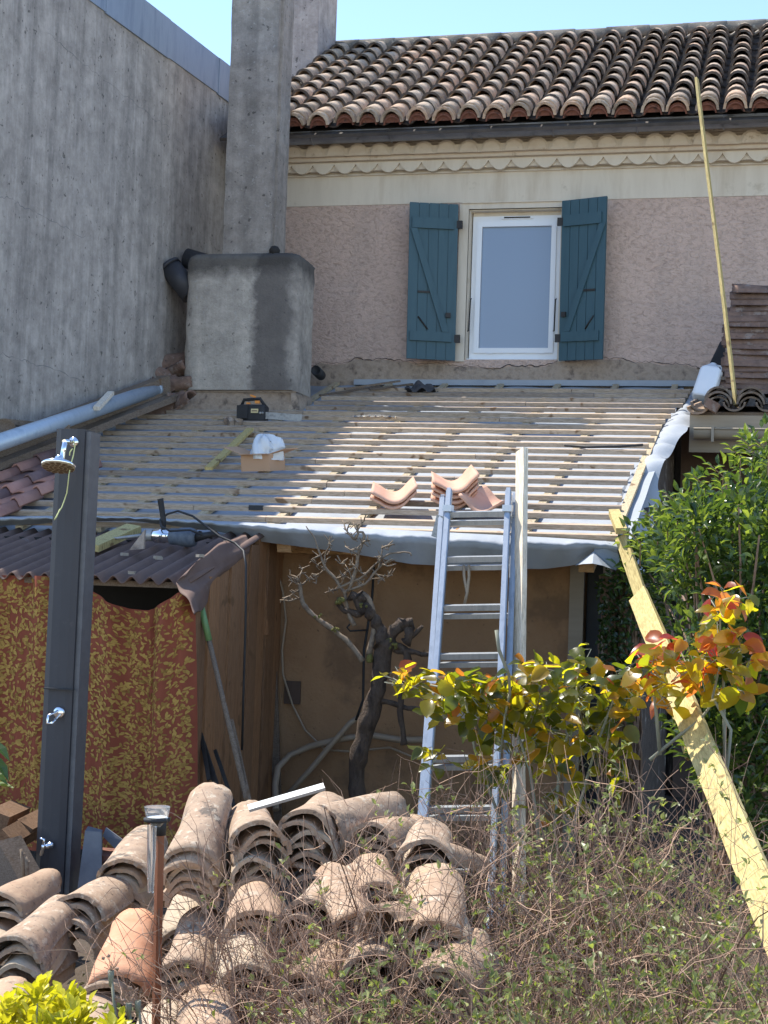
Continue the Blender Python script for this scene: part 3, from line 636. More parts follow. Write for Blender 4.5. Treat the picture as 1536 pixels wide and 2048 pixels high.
# wavy strip hanging past the batten ends on the right
inner = [(1393,772),(1378,800),(1350,826),(1322,860),(1306,886),(1284,922),(1268,945),(1256,966),(1244,1000),(1240,1040)]
outer = [(1400,774),(1393,806),(1389,838),(1367,866),(1350,896),(1322,932),(1306,952),(1316,984),(1317,1024),(1284,1060)]
b = MB(); b.smooth = True
def skirt(u, v):
    t = v*(len(inner)-1); i = min(int(t), len(inner)-2); f = t-i
    a = L3(RF(*inner[i]), RF(*inner[i+1]), f); Ya = a.y
    (x0, y0), (x1, y1) = outer[i], outer[i+1]; ox, oy = x0+(x1-x0)*f, y0+(y1-y0)*f
    c = W(ox, oy, Ya-(.02 if v < .62 else .02+1.5*(v-.62))); wv = math.sin(v*60)*.018+math.sin(v*23+1)*.02
    w_ = max(0, min(1, (v-.56)/.14)); c = L3(c, a+V((.17+wv*.8, -.06, -.33+.6*wv)), w_*w_*(3-2*w_))
    p = L3(a+V((-.03, 0, -.03)), c, u); p += V((wv*u*.9, wv*.5*u, .03*math.sin(u*3.14)+wv*u*1.2+.012*math.sin(v*95+u*4)*u)); return p
b.grid(skirt, 10, 120); b.build('side_drip', m_under, und)
# counter battens and battens
for i in range(9):
    b = MB(); x = -4.45+.52*i*.985; b.tint = .3+.6*rng.random()
    if x > LX1-.02: break
    b.bar(V((x, 8.80, roofz(8.80)-.014)), V((x+.02, 13.95, roofz(13.95)-.014)), .05, .026, RUP); b.build('counter_batten', m_counter, lean)
ENDS = [(1393,762),(1380,794),(1365,814),(1350,824),(1333,846),(1323,858),(1310,882),(1285,920),(1273,935),(1258,960),(1245,985),(1242,1000),(1240,1017),(1239,1060),(1240,1085)]
EP = [RF(x, y) for x, y in ENDS]
def endx(Y):
    for p, q in zip(EP, EP[1:]):
        if Y >= q.y: return p.x+(q.x-p.x)*(p.y-Y)/(p.y-q.y)
    return EP[-1].x
NB = 22; lst = []
for i in range(NB):
    Y = 8.83+.2215*i+rng.uniform(-.012, .012); z = roofz(Y)+.0165
    xl = -5.12 if Y > 10.6 else -4.66
    if Y > 12.55: xl = chx1+.12
    elif Y > 12.2: xl = -4.95
    xr = -.79-.012*((Y-8.8))+rng.uniform(-.05, .02)
    xr = endx(Y)+rng.uniform(-.012, .012)
    b = MB(); cuts = [xl]
    if rng.random() < .8: cuts.append(xl+(xr-xl)*rng.uniform(.25, .75))
    cuts.append(xr)
    for a, c in zip(cuts, cuts[1:]):
        b.tint = rng.uniform(.12, .95); b.bar(V((a+.002, Y+rng.uniform(-.006, .006), z)), V((c-.002, Y+rng.uniform(-.006, .006), z+rng.uniform(-.001, .002))), .037, .032, RUP)
    b.build('batten', m_batten, lean)
# courses already laid along the wall
b = MB(); cols = [(-5.42, -5.20), (-5.18, -4.965), (-4.945, -4.73)]; K = 10
for ci, (xa, xb) in enumerate([(-5.50,-5.27), (-5.27,-5.03), (-5.03,-4.79), (-4.79,-4.58)]):
    for j in range(9):
        Ya = 8.72+.30*j; b.tint = rng.choice([.05, .12, .2, .75, .9, .6]); Yb = Ya+.33
        if Ya > 10.15+.1*(3-ci): break
        def prof(u): return .052*max(0, math.sin((u-.62)/.38*math.pi)) if u > .62 else .018*math.sin(u/.62*math.pi)
        def fn(u, v): Y = Ya+(Yb-Ya)*v; return V((xa+(xb-xa+.015)*u, Y, roofz(Y)+.045+prof(u)*1.1+.022*(1-v)))
        b.smooth = True; b.slab(fn, 12, 1, lambda u, v: V((0, 0, -.014))); b.smooth = False
b.build('laid_tiles', m_romtile, lean)
b = MB(); e0, e1 = wp(8.4, roofz(8.4)+.16, -.10), wp(12.5, roofz(12.5)+.20, -.16)
b.bar(e0, e1, .09, .20); b.bar(e0+V((.10,0,-.05)), e1+V((.12,0,-.07)), .10, .05); b.build('edge_board', m_oldwood, lean)
b = MB(); b.box(V((-2.2, 13.97, roofz(13.97)-.01)), 3.1, .12, .05); b.build('top_timber', m_under, und)

# ---------------------------------------------------------------- pipe and clutter by the gable
b = MB(); a = W(-70, 908, 9.0); c = W(313, 778, 12.35); d = (c-a).normalized()
b.tube([a, L3(a, c, .5), c], .058, 14); b.tube([c, c-d*.05], .062, 14)
pipe = one(b, 'metal_pipe', m_galv, 'long blue grey galvanised pipe lying along the foot of the gable wall', 'pipe')
b = MB(); b.bar(W(193, 817, 10.9), W(222, 786, 11.3), .05, .03); one(b, 'wood_offcut', m_paleboard, 'short pale offcut of wood stuck up behind the galvanised pipe', 'offcut')
b = MB(); q = W(8, 862, 9.9); b.lathe(q, (.5,-.8,.1), [(.0,0),(.075,0),(.085,.02),(.085,-.2)], 16); one(b, 'pipe_end', m_oldwood, 'dark round pipe stub at the foot of the gable wall, left of the galvanised pipe', 'pipe')
b = MB(); b.box(W(70, 850, 10.3), .5, .1, .04, Matrix.Rotation(.9, 3, 'Z')); one(b, 'broken_board', m_oldwood, 'broken grey board lying between gable wall and galvanised pipe', 'board')
b = MB(); ya = cy+.5; ya = cy+.17; c0 = W(338, 532, ya); c1 = W(384, 590, ya); b.tube([c0, c1], .098, 20); d0 = (c1-c0).normalized(); b.lathe(c0, -d0, [(.098,-.002),(.106,-.03),(.106,.006),(.092,.006),(.088,-.04),(0,-.05)], 20)
b.tube([W(372, 516, ya+.22), W(470, 545, ya+.22)], .088, 18)
one(b, 'flue_cowl', m_anth, 'dark grey bent flue cowl poking out behind the broad chimney block', 'cowl')

# ---------------------------------------------------------------- tile meshes shared by the stacks
def tile_mesh(name, L, w0, w1, h0, h1, th, seed, chip=.006, segs=14, lay=10):
    rr = random.Random(seed); b = MB(); ph = [rr.uniform(0, 6) for _ in range(6)]
    jn = [rr.uniform(-chip, chip) for _ in range(segs+1)]; jf = [rr.uniform(-chip, chip) for _ in range(segs+1)]
    cut = rr.random() < .35; cc = rr.choice((0, segs))
    rows = []
    for skin in (0, 1):
        for j in range(lay+1):
            t = j/lay; row = []
            for k in range(segs+1):
                a = math.pi*k/segs; wd = (w0+(w1-w0)*t)/2-skin*th; hh = h0+(h1-h0)*t-skin*th
                wob = .004*math.sin(3*t+ph[0]+2*a)+.003*math.sin(7*t+ph[1])+.002*math.sin(5*a+ph[2]+4*t)
                y = L*t+(jn[k] if j == 0 else jf[k] if j == lay else 0)
                if cut and j == lay and abs(k-cc) < 4: y -= .012*(4-abs(k-cc))
                row.append(V(((wd+wob)*math.cos(a), y-L/2, (hh+wob)*math.sin(a)-.0)))
            rows.append(b.add(row))
    b.smooth = True
    for skin in (0, 1):
        for j in range(lay):
            p, q = rows[skin*(lay+1)+j], rows[skin*(lay+1)+j+1]
            for k in range(segs): b.face((p+k, p+k+1, q+k+1, q+k) if skin else (p+k+1, p+k, q+k, q+k+1))
    b.smooth = False
    for e in (0, lay):
        p, q = rows[e], rows[lay+1+e]
        for k in range(segs): b.face((p+k, p+k+1, q+k+1, q+k) if e == 0 else (p+k+1, p+k, q+k, q+k+1))
    for j in range(lay):
        for k in (0, segs): b.face((rows[j]+k, rows[j+1]+k, rows[lay+2+j]+k, rows[lay+1+j]+k))
    return b
def protos(n, mats, L, w0, w1, h0, h1, th, s0, chip):
    out = []
    for i in range(n):
        b = tile_mesh('canal_tile', L*(1+.04*math.sin(i*2.1)), w0*(1+.05*math.sin(i*3.3)), w1*(1+.05*math.cos(i*1.7)), h0, h1, th, s0+i, chip)
        o = b.build('canal_tile', mats[i % len(mats)]); out.append(o.data); bpy.data.objects.remove(o)
    return out
m_pinktile = M('pinkish_old_tile', [(.34,.22,.15), (.42,.295,.20), (.36,.24,.165)], 8, (1,1,1), .92, .8, .006, 42, spots=[(8, .58, (.50,.43,.33), .6), (30, .60, (.17,.13,.105), .7), (70, .63, (.10,.08,.065), .8)], spec=.2)
m_bufftile = M('buff_dusty_tile', [(.40,.31,.215), (.48,.38,.275), (.43,.335,.24)], 8, (1,1,1), .94, .8, .006, 42, spots=[(7, .60, (.27,.20,.14), .5), (20, .60, (.16,.135,.11), .65), (55, .62, (.56,.50,.40), .7)], spec=.15)
TP = protos(8, [m_oldtile, m_pinktile, m_graytile, m_bufftile], .44, .205, .165, .092, .078, .016, 20, .004)
TO = protos(1, [m_orangetile], .44, .215, .175, .095, .08, .016, 40, .006)
TG = protos(1, [m_graytile], .44, .215, .18, .095, .08, .016, 45, .006)
TD = protos(4, [m_darktile], .46, .22, .18, .088, .078, .015, 60, .008)
def put(mesh, P, fwd, up, label, cat, group, name='canal_tile', sc=1.):
    y = fwd.normalized(); x = y.cross(up).normalized(); z = x.cross(y)
    o = bpy.data.objects.new(name, mesh); COL.objects.link(o)
    mt = Matrix((x, y, z)).transposed().to_4x4(); mt = mt @ Matrix.Scale(sc, 4); mt.translation = P; o.matrix_world = mt
    return tag(o, label, cat, group)
ORD = ['topmost', 'second down', 'third down', 'fourth down', 'fifth down', 'sixth down', 'seventh down', 'eighth down', 'ninth down']
NUM = 'lowest second third fourth fifth sixth seventh eighth ninth tenth eleventh twelfth thirteenth fourteenth fifteenth sixteenth seventeenth eighteenth topmost'.split()
def solve_back(Fp, bx, by, L):
    d = ray(bx, by).normalized(); oc = CAM-Fp; bq = oc.dot(d); cq = oc.dot(oc)-L*L; disc = bq*bq-cq
    t = -bq+(math.sqrt(disc) if disc > 0 else 0); P = CAM+d*t
    return Fp+(P-Fp).normalized()*L
def stack(front, Yf, back, n, where, mesh=None, gap=.046, roll=0, look='weathered sandy'):
    Fp = W(front[0], front[1], Yf); Bp = solve_back(Fp, back[0], back[1], .44)
    d = (Bp-Fp).normalized()
    if d.z > .55: d = V((d.x, d.y, .55*math.hypot(d.x, d.y))).normalized()
    if d.z < -.3: d = V((d.x, d.y, -.3*math.hypot(d.x, d.y))).normalized()
    jt = .08 if front[0] < 430 else .24; d = (Matrix.Rotation(rng.uniform(-jt, jt), 3, 'Z')@d); roll = rng.uniform(-jt, jt); up = V((math.sin(roll), 0, 1)); C = Fp+d*.22
    for i in range(n):
        mesh_i = mesh if (mesh is not None and i == 0) else TP[rng.randrange(8)]
        dd = d.copy()
        if i: dd = (Matrix.Rotation(rng.uniform(-.16, .16), 3, 'Z')@d); dd.z = d.z*(1-.12*i)+rng.uniform(-.02, .02); dd.normalize()
        P = C-V((0,0,.092+gap*i))+(dd*rng.uniform(-.035, .035)+V((rng.uniform(-.012, .012), 0, 0)) if i else V((0,0,0)))
        if P.z < .06: break
        u2 = up+V((rng.uniform(-.05, .05), 0, 0)) if i else up
        lab = f'{look} tile, topmost in the stack {where}' if i == 0 else f'old tile, {ORD[i]} in the stack {where}'
        put(mesh_i, P, dd, u2, lab, 'roof tile', 'old canal tiles heaped in the garden', 'canal_tile', rng.uniform(.93, 1.08) if i else 1.03)
S = stack
S((2,1782), 5.9, (92,1730), 5, 'left of the shower foot', look='lichen-yellow')
S((28,1873), 5.35, (140,1783), 6, 'at the left edge above the golden shrub', look='pale sandy')
S((158,1788), 5.72, (238,1744), 4, 'with a black-blotched top, right of the shower foot', TG[0], look='black-blotched')
S((250,1716), 6.1, (300,1646), 5, 'left of the rain gauge funnel', TG[0], look='half dark half sunlit')
S((383,1688), 5.55, (408,1553), 6, 'right of the rain gauge funnel', look='long pale')
S((238,1936), 5.2, (268,1808), 5, 'just left of the rust stake', TO[0], look='bright orange')
S((368,1850), 5.75, (400,1730), 4, 'halfway up right of the rust stake', look='pinkish')
S((372,1918), 5.25, (398,1803), 6, 'low down right of the rust stake', look='buff')
S((517,1645), 5.59, (530,1597), 8, 'under the metal strip, left end', look='orange-buff', gap=.04)
S((612,1622), 5.72, (655,1577), 7, 'under the metal strip, right end', look='broad buff', gap=.04)
S((745,1645), 5.81, (782,1617), 6, 'in front of the old vine trunk', look='pale broken', gap=.04)
S((850,1682), 5.37, (866,1630), 5, 'at the foot of the ladder', look='smooth pale')
S((868,1835), 4.84, (882,1712), 6, 'behind dry twigs left of the ladder', look='tall grey-buff')
S((762,1762), 5.10, (770,1700), 5, 'mid-heap behind dry twigs', look='arched sandy')
S((612,1802), 5.10, (636,1736), 5, 'behind twigs below the vine trunk', look='rosy')
S((510,1815), 5.06, (520,1757), 5, 'just below the metal strip', look='cream')
S((-20,1880), 5.7, (12,1822), 4, 'cut by the left picture edge', look='rounded pinkish')
S((-5,2045), 4.75, (14,1946), 4, 'in the corner behind the golden shrub', look='dusty grey')
S((165,2065), 4.8, (182,1964), 4, 'right of the golden shrub', look='scuffed pinkish-grey')
S((305,2085), 4.7, (318,1990), 4, 'at the foot of the rust stake', look='low rosy')
S((498,1925), 4.77, (510,1836), 4, 'below the cream stack behind twigs', look='faded')
S((615,1945), 4.68, (630,1862), 4, 'deep in twigs left of centre', look='dull pink')
S((752,1905), 4.73, (768,1828), 4, 'deep in twigs at the centre', look='dull sandy')
S((880,1925), 4.59, (890,1845), 4, 'deep in twigs nearest the ladder', look='pale blocky')
S((420,2060), 4.28, (432,1960), 3, 'behind the dry seed heads', look='dusty brown')
S((560,2080), 4.23, (570,1990), 3, 'lowest under the dry twigs', look='chalky')
b = MB(); 
def sadd(mb, name, mats, label, cat, group=None): return one(mb, name, mats, label, cat, group)
put(TG[0], W(722, 1640, 6.0), V((.55,1,.12)), V((.75,-.2,.7)), 'dark tile rolled on its side before the vine trunk', 'roof tile', 'old canal tiles heaped in the garden', 'canal_tile', .9)
put(TP[0], W(690, 1815, 5.1), V((-.5,1,.3)), V((.6,-.1,1)), 'sandy tile leaning over between two stacks behind the twigs', 'roof tile', 'old canal tiles heaped in the garden', 'canal_tile', .9)
put(TP[5], W(815, 1850, 4.95), V((.35,1,-.1)), V((-.5,-.1,1)), 'pinkish tile tipped over in the gap before the tall grey-buff stack', 'roof tile', 'old canal tiles heaped in the garden', 'canal_tile', .85)
put(TP[1], W(462, 1672, 6.75), V((.2,1,.3)), V((.3,0,1)), 'reddish canal tile tucked behind the tallest stack of the heap', 'roof tile', 'old canal tiles heaped in the garden')
put(TP[0], W(915, 1722, 5.65), V((.55,.9,-.30)), V((.3,-.1,1)), 'tipped rough tile beside the ladder foot', 'roof tile', 'old canal tiles heaped in the garden', 'canal_tile', .62)
b.bar(W(497, 1617, 5.52), W(649, 1573, 5.62), .035, .012, V((0,-.5,1))); sadd(b, 'metal_strip', M('zinc_strip', [(.26,.28,.29),(.34,.36,.37)], 6, rough=.5, metal=.3, bmp=.1), 'thin grey metal strip lying across two stacks of old tiles', 'strip')

# dark tile stack on the right, under the house wall
sr = thing  # (alias kept short)
ty0 = 13.35; base_z = W(1480, 792, ty0).z
nT = 19
for i in range(nT):
    z = base_z+i*.0465; sh_ = rng.uniform(-.035, .035); mesh = TD[i % 4]
    if i == nT-3 or i == nT-4: sh_ += .06
    put(mesh, V((W(1452, 700, ty0).x+.23+sh_, ty0+rng.uniform(-.02, .02), z)), V((1, rng.uniform(-.05, .05), rng.uniform(-.035, .05)-(.045 if i > nT-4 else 0))), V((0, rng.uniform(-.05, .05), 1)),
        (f'dark old tile, {NUM[i]} of the tall stack against the pink wall' if i in (0, nT-1) else f'dark old tile, {NUM[i]} from the bottom of the stack against the pink wall'), 'roof tile', 'dark tiles stacked against the house wall')

# ---------------------------------------------------------------- small canopy roof on the right
cz = W(1460, 815, 12.2).z; can = thing('canopy_roof', 'small mossy tile canopy with gutter beneath the tall stack of dark tiles', 'roof', (.3, 12.6, 0))
b = MB(); cx0 = W(1436, 800, 12.2).x; csl = (base_z-.06-cz)/(13.35-12.2)
ca = V((0, 1, csl)).normalized(); cu = V((0, -csl, 1)).normalized()
for i in range(-1, 9):
    x = cx0+.243*i
    for j in range(4):
        b.tint = rng.random()*.5; O = V((x, 12.2, cz-.03))+ca*(.36*j)
        if i >= 0: ctile(b, O+cu*.055, (ca-cu*.03).normalized(), V((1,0,0)), cu, .44, .215, .18, .10, .09, .016, False, 10, 2, .005)
        if i >= 0 and j == 0: ctile(b, O+cu*.03+ca*.03, ca, V((1,0,0)), cu, .3, .18, .16, .085, .08, .014, False, 10, 2, .005); ctile(b, O+cu*.09+ca*.09, (ca-cu*.02).normalized(), V((1,0,0)), cu, .3, .21, .18, .10, .09, .016, False, 10, 2, .005)
        ctile(b, O+V((.1215,0,0))+cu*.07-ca*.04, ca, V((1,0,0)), cu, .44, .17, .19, .07, .07, .014, True, 8, 1)
b.build('tiles', M('mossy_canopy_tile', [(.12,.095,.075),(.19,.15,.12),(.09,.075,.06)], 9, rough=.95, bmp=.8, bdist=.006, bscale=40, spots=[(16,.58,(.38,.33,.26),.7)]), can)
zg = W(1460, 868, 12.1).z
b = MB(); K = 10
for x0_, x1_ in ((W(1388, 868, 12.1).x, .75), (.75, 2.5)):
    P = [[V((x, 12.08+.07*math.cos(math.pi+math.pi*k/K), zg+.03+.075*math.sin(math.pi+math.pi*k/K))) for k in range(K+1)] for x in (x0_, x1_-.004)]
    n0 = b.add(P[0]+P[1]); b.smooth = True
    for k in range(K): b.face((n0+k, n0+k+1, n0+K+2+k, n0+K+1+k))
    b.smooth = False; b.tube([V((x0_, 12.01, zg+.03)), V((x1_, 12.01, zg+.03))], .009, 6)
b.box(V((W(1425, 870, 12).x, 12.01, zg-.01)), .02, .03, .12); b.build('gutter', m_fascia, can)
b = MB(); x0_ = W(1378, 890, 12.2).x; b.aabb(x0_, 2.6, 12.2, 12.24, W(1440, 905, 12.2).z, cz-.06); b.build('fascia', m_fascia, can)
b = MB(); b.aabb(-.72, 2.6, 12.9, 13.2, 0, cz+.05); b.build('back_wall', m_brownwall, can)
b = MB(); b.hexa([V((x0_,12.25,cz-.10)), V((2.6,12.25,cz-.10)), V((2.6,13.9,cz+csl*1.65-.10)), V((x0_,13.9,cz+csl*1.65-.10)), V((x0_,12.25,cz-.03)), V((2.6,12.25,cz-.03)), V((2.6,13.9,cz+csl*1.65-.03)), V((x0_,13.9,cz+csl*1.65-.03))]); b.build('deck', m_oldwood, can)
b = MB(); q = W(1395, 805, 12.15); ctile(b, q+V((0,0,-.03)), V((.25,1,.25)), V((1,-.25,0)).normalized(), V((0,-.2,1)), .3, .17, .15, .06, .055, .016, True, 8, 2, .008)
one(b, 'broken_tile', m_oldtile, 'broken pale canal tile turned hollow side up at the canopy corner', 'roof tile')
b = MB(); b.box(W(1424, 812, 12.1), .10, .14, .07, Matrix.Rotation(.5, 3, 'Y')); one(b, 'tile_shard', m_darktile, 'pinkish tile shard wedged under the first canopy tile', 'shard')
# jerrycan
jc = thing('jerrycan', 'translucent white jerrycan leaning against the tall stack of dark tiles', 'jerrycan', W(1405, 800, 13.1))
b = MB(); A = W(1404, 800, 13.12); T = W(1428, 728, 13.32); ax = (T-A).normalized(); sd_ = V((1, 0, 0)); sd_ = (sd_-ax*sd_.dot(ax)).normalized(); dp = ax.cross(sd_)
def jring(h, wx, wy, K=5):
    pts = []
    for sx, sy, a0 in ((1,1,0), (-1,1,90), (-1,-1,180), (1,-1,270)):
        for k in range(K+1): a = R(a0+90*k/K); pts.append(A+ax*h+sd_*(sx*(wx-.025)+.025*math.cos(a))+dp*(sy*(wy-.025)+.025*math.sin(a)))
    return pts
H = (T-A).length; prof = [(0,.075,.06), (.02,.088,.07), (H*.72,.088,.07), (H*.78,.08,.065), (H*.86,.055,.05), (H*.86,.045,.045), (H*.9,.045,.045)]
rr_ = [b.add(jring(h, x, y)) for h, x, y in prof]; n = 24; b.smooth = True
for i in range(len(rr_)-1):
    for k in range(n): b.face((rr_[i]+k, rr_[i]+(k+1) % n, rr_[i+1]+(k+1) % n, rr_[i+1]+k))
b.smooth = False; b.face([rr_[0]+k for k in range(n)][::-1]); b.face([rr_[-1]+k for k in range(n)])
b.build('body', m_white, jc)
b = MB(); b.lathe(A+ax*H*.88, ax, [(.032,0),(.034,.035),(0,.036)], 14); b.build('cap', m_white, jc)
b = MB(); b.tube([A+ax*H*.72+sd_*.085, A+ax*H*.95+sd_*.075, A+ax*H*.96+sd_*.01, A+ax*H*.86+sd_*.0], .013, 8); b.build('handle', m_white, jc)
b = MB(); b.hexa([W(1412,742,13.6), W(1447,742,13.7), W(1449,742,13.75), W(1414,742,13.65), W(1440,684,13.82), W(1450,676,13.85), W(1452,676,13.9), W(1442,684,13.87)]); one(b, 'black_sheet', m_black, 'black pointed sheet standing against the wall behind the jerrycan', 'sheet')

# ---------------------------------------------------------------- leaning timbers
def timber(name, mat, a, c, w_, h_, up, tint, label, cat, twist=0, bow=.004):
    a = V(a); c = V(c); z = (c-a).normalized(); x = z.cross(up).normalized(); y = x.cross(z)
    if twist: q = Matrix.Rotation(twist, 3, z); x = q@x; y = q@y
    x = y.cross(z); L = (c-a).length; b = MB(); b.tint = tint; n = 24; rr = random.Random(len(name)); rg2 = []
    for i in range(n+1):
        t = i/n; o = V((bow*math.sin(t*3.1)*2, bow*math.sin(t*5), 0)); j = lambda: rr.uniform(-.0012, .0012)
        rg2.append(b.add([o+V((sx*w_/2+j(), sy*h_/2+j(), L*t)) for sx, sy in ((-1,-1),(1,-1),(1,1),(-1,1))]))
    for i in range(n):
        for k in range(4): b.face((rg2[i]+k, rg2[i]+(k+1) % 4, rg2[i+1]+(k+1) % 4, rg2[i+1]+k))
    b.face([rg2[0]+k for k in (3,2,1,0)]); b.face([rg2[-1]+k for k in range(4)])
    o = b.build(name, mat); m = Matrix((x, y, z)).transposed().to_4x4(); m.translation = a; o.matrix_world = m
    return tag(o, label, cat)
b = MB(); a = W(1472, 812, 12.42); gp = W(1404, 240, 13.30); d = (gp-a); t_ = L3(a, gp, 1.16); b.tint = .8
timber('tall_batten', m_newwood, a, t_, .045, .022, V((1,-.4,0)), .8, 'very long pale yellow batten leaning from the canopy up to the house gutter', 'batten')
b = MB(); a = W(1043, 900, 8.62); c = W(1039, 1790, 7.75); d = (c-a).normalized(); k = c.z/(-d.z) if d.z < 0 else 0; b.tint = .6
timber('upright_batten', m_paleboard, c+d*k, a, .076, .030, V((-.72,-.70,0)), .9, 'whitish upright batten leaning on the eave right of the ladder', 'batten')
b = MB(); a = W(1276, 1190, 8.25); c = W(1530, 1812, 5.0); d = (c-a).normalized(); k = c.z/(-d.z); b.tint = .7
timber('long_plank', m_newwood, a, c+d*k, .108, .028, V((-.62,-.30,.55)), .7, 'wide bright yellow plank sloping down from the bush to the bottom right', 'plank')
b = MB(); a = W(1243, 1075, 8.72); c = W(1312, 1290, 8.2); b.tint = .8
timber('short_plank', m_newwood, a, L3(a, c, 1.9), .07, .026, V((-.55,-.45,.5)), .8, 'narrower yellow plank half hidden in the bush above the wide one', 'plank')
b = MB(); b.tint = .9; b.bar(W(1228, 1024, 8.93), W(1243, 1062, 8.66), .06, .035, V((0,-.3,1))); one(b, 'corner_block', m_newwood, 'short yellow wood block lying on the roof corner over the battens', 'offcut')

# ---------------------------------------------------------------- ladder
lad = thing('ladder', 'two-section aluminium ladder leaning on the eave', 'ladder', W(930, 1780, 7.6)*1.0)
def lline(tx, ty, bx, by, Yt=8.55, Yb=7.55):
    a = W(tx, ty, Yt); c = W(bx, by, Yb); d = (c-a).normalized(); k = max(0, (c.z-.02)/(-d.z)); return a, c+d*k
rails = [lline(900, 980, 851, 1640, 8.55, 7.72), lline(1018, 980, 990, 1640, 8.55, 7.72), lline(887, 994, 843, 1640, 8.62, 7.79), lline(1031, 990, 1010, 1640, 8.62, 7.79)]
for i, (a, c) in enumerate(rails):
    b = MB(); b.bar(a, c, .022, .058, V((0,-1,.15))); b.bar(a+V((0,-.024,0)), c+V((0,-.024,0)), .032, .006, V((0,-1,.15))); b.build('rail', m_alu, lad)
def atz(seg, y):   # point on a rail at photo row y
    lo, hi = 0., 1.
    a, c = seg
    for _ in range(40):
        mth_ = (lo+hi)/2; p = L3(a, c, mth_); dd = p-CAM; yy = 1024-FPX*dd.dot(UP)/dd.dot(_f)
        if yy < y: lo = mth_
        else: hi = mth_
    return L3(a, c, lo)
for i, y in enumerate((1029, 1119, 1216, 1313, 1414, 1518, 1619, 1727)):
    p, q = atz(rails[0], y), atz(rails[1], y-2); b = MB(); b.bar(p, q, .030, .030, V((0,-.25,1))); b.build('rung', m_alu, lad)
    p, q = atz(rails[2], y+17), atz(rails[3], y+15); b = MB(); b.bar(p, q, .026, .026, V((0,-.25,1))); b.build('rung', m_alu, lad)
for i in (0, 1):
    p = atz(rails[i], 1017); b = MB(); b.box(p+V((0,-.012,0)), .050, .075, .035); b.build('guide_cap', m_white, lad)
    p = atz(rails[i+2], 1032); b = MB(); b.bar(p+V((0,-.03,0)), p+V((.03*(1 if i else -1),-.02,-.12)), .012, .05); b.build('bracket', m_dirty, lad)
b = MB(); b.box(rails[2][0], .026, .062, .012); b.build('end_plug', m_redfill, lad)
b = MB(); p = atz(rails[2], 1136)
s0 = atz(rails[0], 1130); s1 = atz(rails[1], 1130)
for k in (.30, .38):
    a = L3(s0, s1, k)+V((0,.03,0)); b.tube([a, a+V((.004,0,-.06)), L3(s0, s1, .34)+V((.01,.03,-.15)), L3(s0, s1, .33)+V((-.005,.03,-.24))], .0085, 6)
one(b, 'rope', m_hose, 'pale knotted rope end hanging behind the second ladder rung', 'rope')

# ---------------------------------------------------------------- new curved tiles waiting on the roof
def dish(name, w0, L, seed, depth):
    b = MB(); rr = random.Random(seed); b.smooth = True
    def fn(u, v):
        x = (u-.5)*w0*(1-.12*v); t = (u-.5)*2
        return V((x, (v-.5)*L, depth*(t*t) if abs(t) < .62 else depth*(.384+.85*(abs(t)-.62)+.0)))
    b.slab(fn, 16, 4, lambda u, v: V((0, 0, -.016))); return b
DN = []
for i in range(2):
    o = dish('curved_tile', .285, .30, i, .115).build('curved_tile', m_newtile); DN.append(o.data); bpy.data.objects.remove(o)
def pile(px, py, n, rot, where, tilt=0., dz=.034):
    P0 = RF(px, py)
    for i in range(n):
        P = P0+RUP*(.045+dz*i)+V((rng.uniform(-.012, .012), rng.uniform(-.015, .015), 0)); ang = rot+rng.uniform(-.06, .06)
        f = V((math.sin(ang), math.cos(ang), RSL*.9)); up = V((tilt, -.22, 1))
        k = n-1-i
        put(DN[i % 2], P, f, up, f'new clay tile, {ORD[k]} in the {where}', 'roof tile', 'new clay tiles waiting on the battens', 'curved_tile')
pile(792, 1018, 2, -.25, 'left pile on the battens', -.12)
pile(910, 1018, 4, -.28, 'tall middle pile behind the ladder', -.16)
pile(985, 1026, 1, .35, 'right pile behind the ladder', .10)

# ---------------------------------------------------------------- tools and boxes on the roof
saw = thing('chainsaw', 'black chainsaw with orange levers lying on battens before the chimney block', 'chainsaw', RF(503, 845))
O = RF(505, 846)+V((0,0,.03)); 
b = MB(); roundbox(b, O.x-.115, O.x+.115, O.y-.06, O.y+.08, O.z-.01, O.z+.115, .03, 3, .02, 2, .001); b.aabb(O.x-.112, O.x-.02, O.y-.075, O.y-.0605, O.z+.0, O.z+.105); b.build('body', m_black, saw)
b = MB(); b.tube([O+V((-.10,0,.10)), O+V((-.075,-.01,.155)), O+V((.06,-.01,.165)), O+V((.105,0,.10))], .014, 8); b.build('handle', m_black, saw)
b = MB(); b.box(O+V((.0,-.01,.185)), .045, .02, .014, Matrix.Rotation(.3, 3, 'Y')); b.box(O+V((.045,-.03,.135)), .035, .025, .022); b.box(O+V((-.03,-.03,.125)), .03, .02, .012); b.build('lever', m_orangepl, saw)
b = MB(); b.aabb(O.x+.005, O.x+.065, O.y-.0665, O.y-.0615, O.z+.045, O.z+.078); b.mi = 1; b.aabb(O.x+.012, O.x+.058, O.y-.0685, O.y-.067, O.z+.057, O.z+.066); b.build('label', [m_label, m_oldwood], saw)
for q in (.082, .103):
    b = MB(); b.lathe(O+V((q,-.062,.045)), (0,-1,0), [(.010,0),(.010,.006),(0,.006)], 10); b.build('nut', m_dirty, saw)
b = MB(); b.bar(O+V((.11,-.02,.03)), O+V((.42,-.02,.012)), .008, .055); b.build('guide_bar', m_dirty, saw)
b = MB(); q = RF(462, 853)
for i in range(7): b.box(q+V((rng.uniform(-.06,.06), rng.uniform(-.03,.03), .03+rng.uniform(0,.03))), .06, .05, .04, Matrix.Rotation(rng.uniform(0,3), 3, V((rng.random(), rng.random(), 1)).normalized()))
one(b, 'rubble', m_bare, 'small heap of rubble on the battens left of the chainsaw', 'rubble')
bx = thing('cardboard_box', 'open brown cardboard box stuffed with a white plastic bag', 'box', RF(520, 950))
